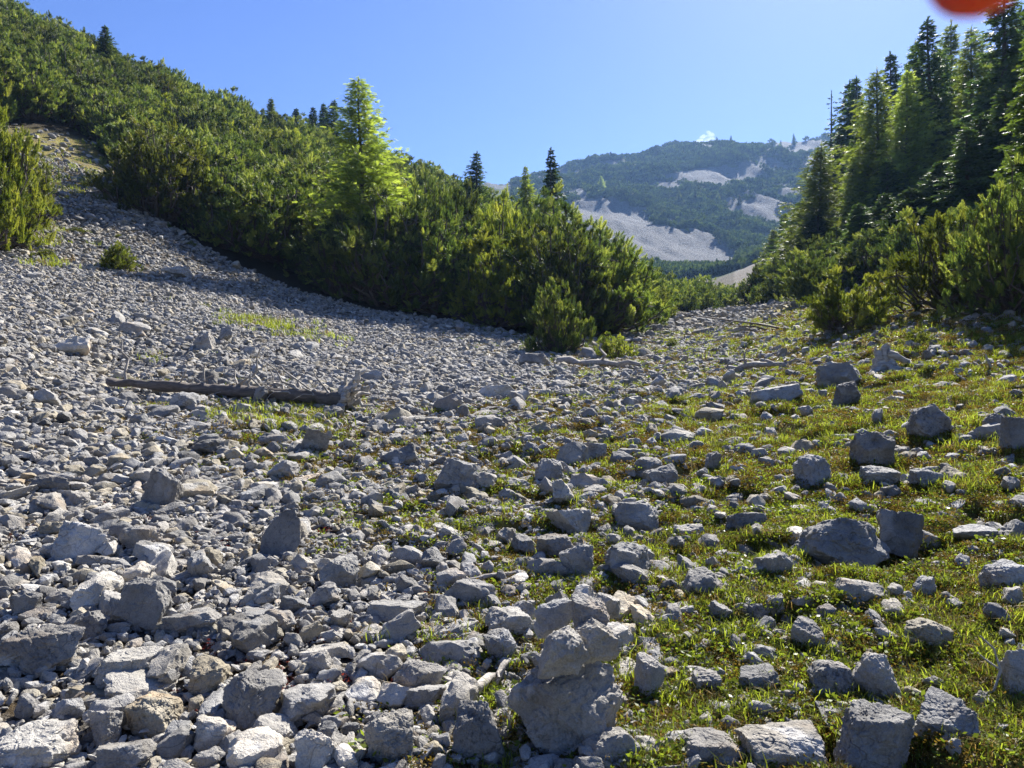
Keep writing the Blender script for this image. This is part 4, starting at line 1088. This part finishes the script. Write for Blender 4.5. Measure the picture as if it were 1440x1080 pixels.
def strewn(name, meshes, jobs, coll, skirt=None):
    X, Y, SC, ID = [], [], [], []
    for (n, r0, r1, s0, s1, ids, fn) in jobs:
        x, y = polar_sample(n, r0, r1, -40, 38.5)
        t = TURF(x, y)+.30*n2(x, y, 1.3, 3.3, 3)
        k = (rng.uniform(0, 1, n) < fn(t, x, y)) & (y > 1.5) & ~in_thicket(x, y)
        x, y = x[k], y[k]; X.extend(x); Y.extend(y); SC.extend(rng.uniform(s0, s1, len(x))); ID.extend(rng.choice(ids, len(x)))
    if skirt and name == 'grass':                          # clumps of grass on the bare scree
        for (u_, v_, w_, m_) in [(45, 340, 40, 60), (75, 372, 30, 40), (390, 462, 80, 130), (360, 455, 40, 60), (215, 505, 20, 16), (200, 545, 40, 40), (470, 572, 60, 80), (410, 590, 90, 120), (340, 585, 50, 70), (620, 425, 60, 80), (30, 325, 50, 90), (130, 240, 120, 260), (90, 260, 60, 90)]:
            y_ = hit(u_, v_)[1]; q_ = rng.normal(size=(m_, 2)); yy_ = y_+q_[:, 1]*w_/F*y_*.6; xx_ = (u_-720)/F*y_+q_[:, 0]*w_/F*y_*.5
            X.extend(xx_); Y.extend(yy_); SC.extend(rng.uniform(1.2, 2.4, m_)*(1 if y_ < 18 else 1.5)); ID.extend(rng.choice([0, 1, 1, 2, 3], m_))
    if skirt:                                              # longer growth round the feet of the rocks that stand in turf
        for r_ in rock_things:
            o_ = r_[0]; l_ = o_.location; t = float(TURF([l_.x], [l_.y])[0]); t = t*t
            if l_.y > 16 or rng.uniform() > t+.15: continue
            dm = o_.dimensions; hw = max(dm.x, dm.y)*.5
            m_ = int((skirt[1]*hw*2*math.pi*t)); a_ = rng.uniform(0, 6.28, m_); q_ = rng.uniform(.86, 1.18, m_)
            ca, sa = math.cos(o_.rotation_euler.z), math.sin(o_.rotation_euler.z)
            px, py = dm.x*.5*q_*np.cos(a_), dm.y*.5*q_*np.sin(a_)
            X.extend(l_.x+px*ca-py*sa); Y.extend(l_.y+px*sa+py*ca); SC.extend(rng.uniform(.7, 1.35, m_)*(1+max(0, l_.y-6)*.06)); ID.extend(rng.choice(skirt[0], m_))
    X, Y, SC = map(np.array, (X, Y, SC)); n = len(X)
    o = strew(name, hidden_coll(coll, meshes), np.stack([X, Y, gz(X, Y)], -1), np.stack([rng.normal(0, .12, n), rng.normal(0, .12, n), rng.uniform(0, 6.28, n)], -1), np.stack([SC]*3, -1), ID)
    return tag(o, kind='stuff')
bpy.context.view_layer.update()
gr = lambda t, x, y: sstep(.35, .95, t)*(.12+.95*sstep(-.02, .28, n2(x, y, .8, 7.7, 3)))
strewn('grass', G_, [
 (44000, 1.8, 7, .55, 1.25, [0, 0, 1, 2, 3, 3], gr), (46000, 6.5, 15, .9, 1.6, [0, 1, 1, 2, 3], gr), (34000, 14, 30, 1.4, 2.6, [0, 1, 2, 3], gr),
 (260, 2, 12, .6, 1.1, [4], lambda t, x, y: sstep(.4, .9, t)*.8), (2200, 1.8, 12, .6, 1.3, [3], lambda t, x, y: sstep(.05, .35, t)*.8)], 'grass_kind', ([0, 1, 1, 1, 3], 34))
strewn('herbs_and_moss', H_, [
 (20000, 1.8, 7, .6, 1.4, [0, 1, 2, 3, 3, 5, 5], lambda t, x, y: sstep(.22, .7, t)), (22000, 6.5, 15, .9, 1.9, [0, 2, 3, 3, 5], lambda t, x, y: sstep(.2, .7, t)),
 (14000, 14, 30, 1.5, 3.0, [0, 2, 3, 5], lambda t, x, y: sstep(.2, .7, t)), (2600, 1.8, 7, .5, 1.2, [4], lambda t, x, y: (t < .35)*sstep(.0, .3, n2(x, y, .9, 4.1, 2)))], 'herb_kind', ([0, 1, 2, 3, 3], 26))

# ---------------------------------------------------------------- dead wood
def wob(p0, p1, n, amp, g):
    p0, p1 = np.array(p0, float), np.array(p1, float); t = np.linspace(0, 1, n)[:, None]
    q = p0+(p1-p0)*t; q[1:-1] += g.normal(size=(n-2, 3))*amp; return q
def on_ground(u, v, up=0.0):
    x, y = hit(u, v); return np.array([x, y, gz1(x, y)+up])
def wood(name, chains, mat, label=None, cat=None, group=None, parent=None, origin=None, sides=8):
    V, Q = tubes(chains, sides)
    rmin = min(max(r_) for _, r_ in chains)
    V = V+rmin*.55*np.stack([fbm(V*np.array([9, 9, 9])/max(rmin*14, .25)+k_*31, 3) for k_ in range(3)], -1)
    if parent is None:
        c = np.array(V.mean(0)); c[2] = V[:, 2].min()
        o = link(name, mesh_np(name, V-c, None, Q, mat, True)); o.location = c
    else:
        o = link(name, mesh_np(name, V-np.array(origin), None, Q, mat, True), parent)
    return tag(o, label, cat, group)
g = np.random.default_rng(77)
A, B = on_ground(150, 552, .16), on_ground(492, 580, .20)
mid = (A+B)/2; root = bpy.data.objects.new('fallen_log', None); C.objects.link(root); og = np.array([mid[0], mid[1], gz1(mid[0], mid[1])]); root.location = og
tag(root, 'long dead tree trunk with bare branches across the scree', 'fallen log')
pts = wob(A, B, 40, .006, g)
wood('trunk', [(pts, np.linspace(.055, .11, 40)*g.uniform(.92, 1.08, 40))], M['oldbark'], parent=root, origin=og, sides=12)
for (u, vb, ut, vt, rad) in [(180, 545, 172, 478, .016), (290, 553, 288, 512, .016), (360, 560, 366, 490, .014), (325, 560, 350, 530, .014), (240, 548, 262, 520, .013), (232, 548, 212, 528, .012), (320, 575, 352, 527, .014), (405, 560, 380, 520, .012), (440, 565, 395, 515, .014), (460, 565, 405, 525, .014), (470, 570, 425, 545, .013), (455, 568, 380, 535, .014), (445, 566, 365, 545, .012), (430, 563, 372, 508, .013), (472, 572, 440, 520, .012), (400, 560, 340, 530, .012), (385, 560, 330, 566, .012), (275, 553, 300, 528, .012), (345, 560, 330, 520, .011)]:
    t = np.clip((u-150)/(492-150), 0, 1); p0 = A+(B-A)*t; y = p0[1]+g.uniform(-.1, .15)
    e = np.array([(ut-720)/F*y, y, CAM_Z-(vt-540)/F*y])
    q = wob(p0, e, 5, .03, g); ch = [(q, np.linspace(rad*1.6, rad*.7, 5))]
    for k in range(2):
        i = g.integers(1, 4); e2 = q[i]+g.normal(size=3)*np.array([.25, .15, .15]); ch.append((wob(q[i], e2, 4, .02, g), np.linspace(rad*.5, rad*.2, 4)))
    wood('branch', ch, M['deadwood'], parent=root, origin=og, sides=5)
ch = []
for k in range(16):
    d = np.array([g.uniform(-.25, .5), g.uniform(-.4, .25), g.uniform(-.3, .7)]); d /= np.linalg.norm(d)
    ch.append((wob(B-np.array([.12, 0, 0]), B+d*g.uniform(.15, .36), 8, .022, g), np.linspace(.07, .012, 8)))
ch.append((wob(B+[-.06, 0, -.12], B+[.10, .02, .40], 9, .02, g), np.linspace(.10, .035, 9)))
wood('root_plate', ch, M['palewood'], parent=root, origin=og)
def stick(u0, v0, u1, v1, rad, mat, label, name='dead_branch', fork=2, up=.04, cat='branch'):
    a, b = on_ground(u0, v0, up), on_ground(u1, v1, up); q = wob(a, b, 8, rad*.3, g)
    ch = [(q, np.linspace(rad, rad*.45, 8))]
    for k in range(fork):
        i = g.integers(2, 7); L = np.linalg.norm(b-a)*.3; ch.append((wob(q[i], q[i]+g.normal(size=3)*L*np.array([.8, .5, .35])+[0, 0, L*.2], 5, rad*.5, g), np.linspace(rad*.5, rad*.2, 5)))
    return wood(name, ch, mat, label, cat)
stick(785, 514, 900, 522, .10, M['deadwood'], 'grey weathered log lying at the tip of the thicket', 'driftwood_log', 4, .16, 'log')
stick(1025, 526, 1112, 520, .07, M['deadwood'], 'thin grey log lying across the upper valley floor', 'driftwood_log', 4, .14, 'log')
stick(1065, 458, 1130, 466, .06, M['oldbark'], 'dark brushwood at the head of the stony floor', 'dead_branch', 3)
stick(655, 995, 712, 945, .03, M['palewood'], 'bleached splintered wood left of the cairn boulder', 'broken_wood', 1, .05, 'wood')
stick(650, 830, 725, 817, .018, M['deadwood'], 'thin dry stick among stones behind the wide pale block', 'dead_branch', 1)
q = on_ground(1388, 522)
wood('dead_branch', [(np.array([q+[-.02, 0, .25], q+[0, 0, .16], q+[.05, 0, .06], q+[.25, .05, .02]]), [.012, .016, .02, .012])], M['palewood'], 'white bent dry stick on grass near the right edge', 'branch')
q = on_ground(1395, 985)
wood('dead_branch', [(np.array([q+[-.07, 0, .02], q+[0.01, 0, .06], q+[.035, 0, .14], q+[.02, .02, .22], q+[-.03, .03, .27]]), [.006, .006, .006, .005, .003]), (np.array([q+[.035, 0, .14], q+[-.02, .02, .18], q+[-.04, .03, .2]]), [.004, .004, .002])], M['palewood'], 'curved white twig in front of the rock at the right edge', 'twig')
# bleached stump on the right bank
q = on_ground(1250, 520)
ch = [(wob(q+[-.20, 0, -.08], q+[-.14, .05, .34], 9, .012, g), np.linspace(.10, .05, 9)),
      (wob(q+[-.08, .03, -.08], q+[-.03, .05, .42], 9, .012, g), np.linspace(.11, .045, 9)),
      (wob(q+[.04, .06, -.05], q+[.07, .08, .37], 9, .012, g), np.linspace(.12, .05, 9)),
      (wob(q+[.0, .05, .30], q+[.44, -.03, .10], 10, .02, g), np.linspace(.075, .02, 10)),
      (wob(q+[-.05, .0, .2], q+[-.40, -.1, -.02], 8, .02, g), np.linspace(.06, .02, 8))]
for k in range(10):
    e = q+np.array([g.uniform(-.45, .5), g.uniform(-.35, .05), g.uniform(-.08, .02)]); ch.append((wob(q+[g.uniform(-.12, .1), .03, .14], e, 8, .02, g), np.linspace(.05, .012, 8)))
for k in range(6):
    b0 = q+[g.uniform(-.2, .1), .05, .3]; ch.append((wob(b0, b0+[g.uniform(-.03, .03), 0, g.uniform(.08, .2)], 5, .008, g), np.linspace(.03, .004, 5)))
wood('tree_stump', ch, M['palewood'], 'bleached tree stump with spreading roots on the right bank', 'stump', sides=9)

# ---------------------------------------------------------------- a finger that strays in front of the lens, and the air
m, t = newmat('skin_backlit')
out = N(t, 'ShaderNodeOutputMaterial'); p = N(t, 'ShaderNodeBsdfPrincipled'); t.links.new(p.outputs[0], out.inputs[0])
p.inputs['Base Color'].default_value = (.85, .10, .06, 1); p.inputs['Roughness'].default_value = .5  # red glow of sun through the flesh is put into the base colour
p.inputs['Subsurface Weight'].default_value = 1.0; p.inputs['Subsurface Radius'].default_value = (1.0, .12, .06); p.inputs['Subsurface Scale'].default_value = .012
M['skin'] = m

def finger():
    """fingertip bent over the top corner of the lens: one closed skin with a nail"""
    y0 = .115; tip = np.array([(1378-720)/F*y0, y0, CAM_Z+(540+50)/F*y0])
    ax = np.array([.55, -.25, .80]); ax /= np.linalg.norm(ax)
    t = np.array([-.0078, -.0072, -.0055, -.0025, .002, .008, .016, .024, .03, .038, .048, .058, .066, .0685])
    rad = np.array([.0006, .003, .0055, .0072, .0080, .0083, .0081, .0079, .0085, .0086, .0085, .0087, .006, .0006])
    bend = np.array([0, -.25, .1])
    pts = tip+t[:, None]*ax+np.maximum(t-.026, 0)[:, None]*bend
    V, Q = tubes([(pts, rad)], 24)
    org = tip
    o = link('finger', mesh_np('finger', V-org, None, Q, M['skin'], True)); o.location = org
    tag(o, 'blurred red fingertip reaching in at the top right corner, lit through by the sun', 'finger')
    th = np.linspace(-1.0, 1.0, 9); nl = np.linspace(-.0055, .006, 9); a = np.cross(ax, [0, 1, 0]); a /= np.linalg.norm(a); b = np.cross(a, ax)
    V = []; Qn = []
    for i, l in enumerate(nl):
        r = np.interp(l, t, rad)+.0004
        for k in th: V.append(l*ax+r*(math.sin(k*.75)*a+math.cos(k*.75)*b*(1 if b[1] > 0 else -1)))
    for i in range(8):
        for k in range(8): Qn.append((i*9+k, i*9+k+1, i*9+k+10, i*9+k+9))
    nail = link('nail', mesh_np('nail', np.array(V), None, np.array(Qn), M['skin'], True), o)
    md = nail.modifiers.new('thickness', 'SOLIDIFY'); md.thickness = .0005
finger()

m, t = newmat('haze_air')
out = N(t, 'ShaderNodeOutputMaterial'); pv = N(t, 'ShaderNodeVolumePrincipled'); t.links.new(pv.outputs[0], out.inputs['Volume'])
pv.inputs['Color'].default_value = (.30, .54, 1.0, 1); pv.inputs['Density'].default_value = .00021; pv.inputs['Anisotropy'].default_value = .3
HAZE = True
if HAZE:
    bm = bmesh.new(); bmesh.ops.create_cube(bm, size=1.0); me = bpy.data.meshes.new('haze'); bm.to_mesh(me); bm.free(); me.materials.append(m)
    zmin = min(gv[:, 2].min(), mv[:, 2].min())-1.0; zmax = mv[:, 2].max()+25
    o = link('haze', me); o.scale = (3600, 3600, zmax-zmin); o.location = (0, 0, (zmax+zmin)/2); tag(o, kind='stuff')
# a wisp of cloud over the far ridge, beyond the haze
m, t = newmat('cloud_vapour')
out = N(t, 'ShaderNodeOutputMaterial'); pv = N(t, 'ShaderNodeVolumePrincipled'); t.links.new(pv.outputs[0], out.inputs['Volume'])
pv.inputs['Color'].default_value = (1, 1, 1, 1); pv.inputs['Density'].default_value = .016; pv.inputs['Anisotropy'].default_value = .2
g = np.random.default_rng(5); D, T = ico(3); V, TT = [], []
for k in range(11):
    u, v, rr = [(985, 200, 9), (990, 194, 8), (998, 197, 9), (1003, 201, 8), (980, 204, 7), (1000, 190, 6), (1010, 203, 6), (992, 204, 9), (975, 203, 5), (996, 186, 4), (1022, 204, 4)][k]
    y = 2300+g.uniform(-20, 20); c = np.array([(u-720)/F*y, y, CAM_Z-(v-540)/F*y])
    W = D*rr*.75/F*y; W = W*(1+.5*fbm(D*2+k*7, 3))[:, None]*np.array([1.2, 1, .8]); V.append(W+c); TT.append(T+k*len(D))
V = np.concatenate(V); c = V.mean(0); o = link('cloud', mesh_np('cloud', V-c, np.concatenate(TT), None, m, True)); o.location = c
tag(o, 'small white cloud wisp just above the ridge of the far mountain', 'cloud', kind='stuff')
print('OBJ', len(bpy.data.objects), 'stones', len(SX), 'ind', len(ind), 'dwarf', cnt, 'late', len(late), 'zmax', mv[:, 2].max())
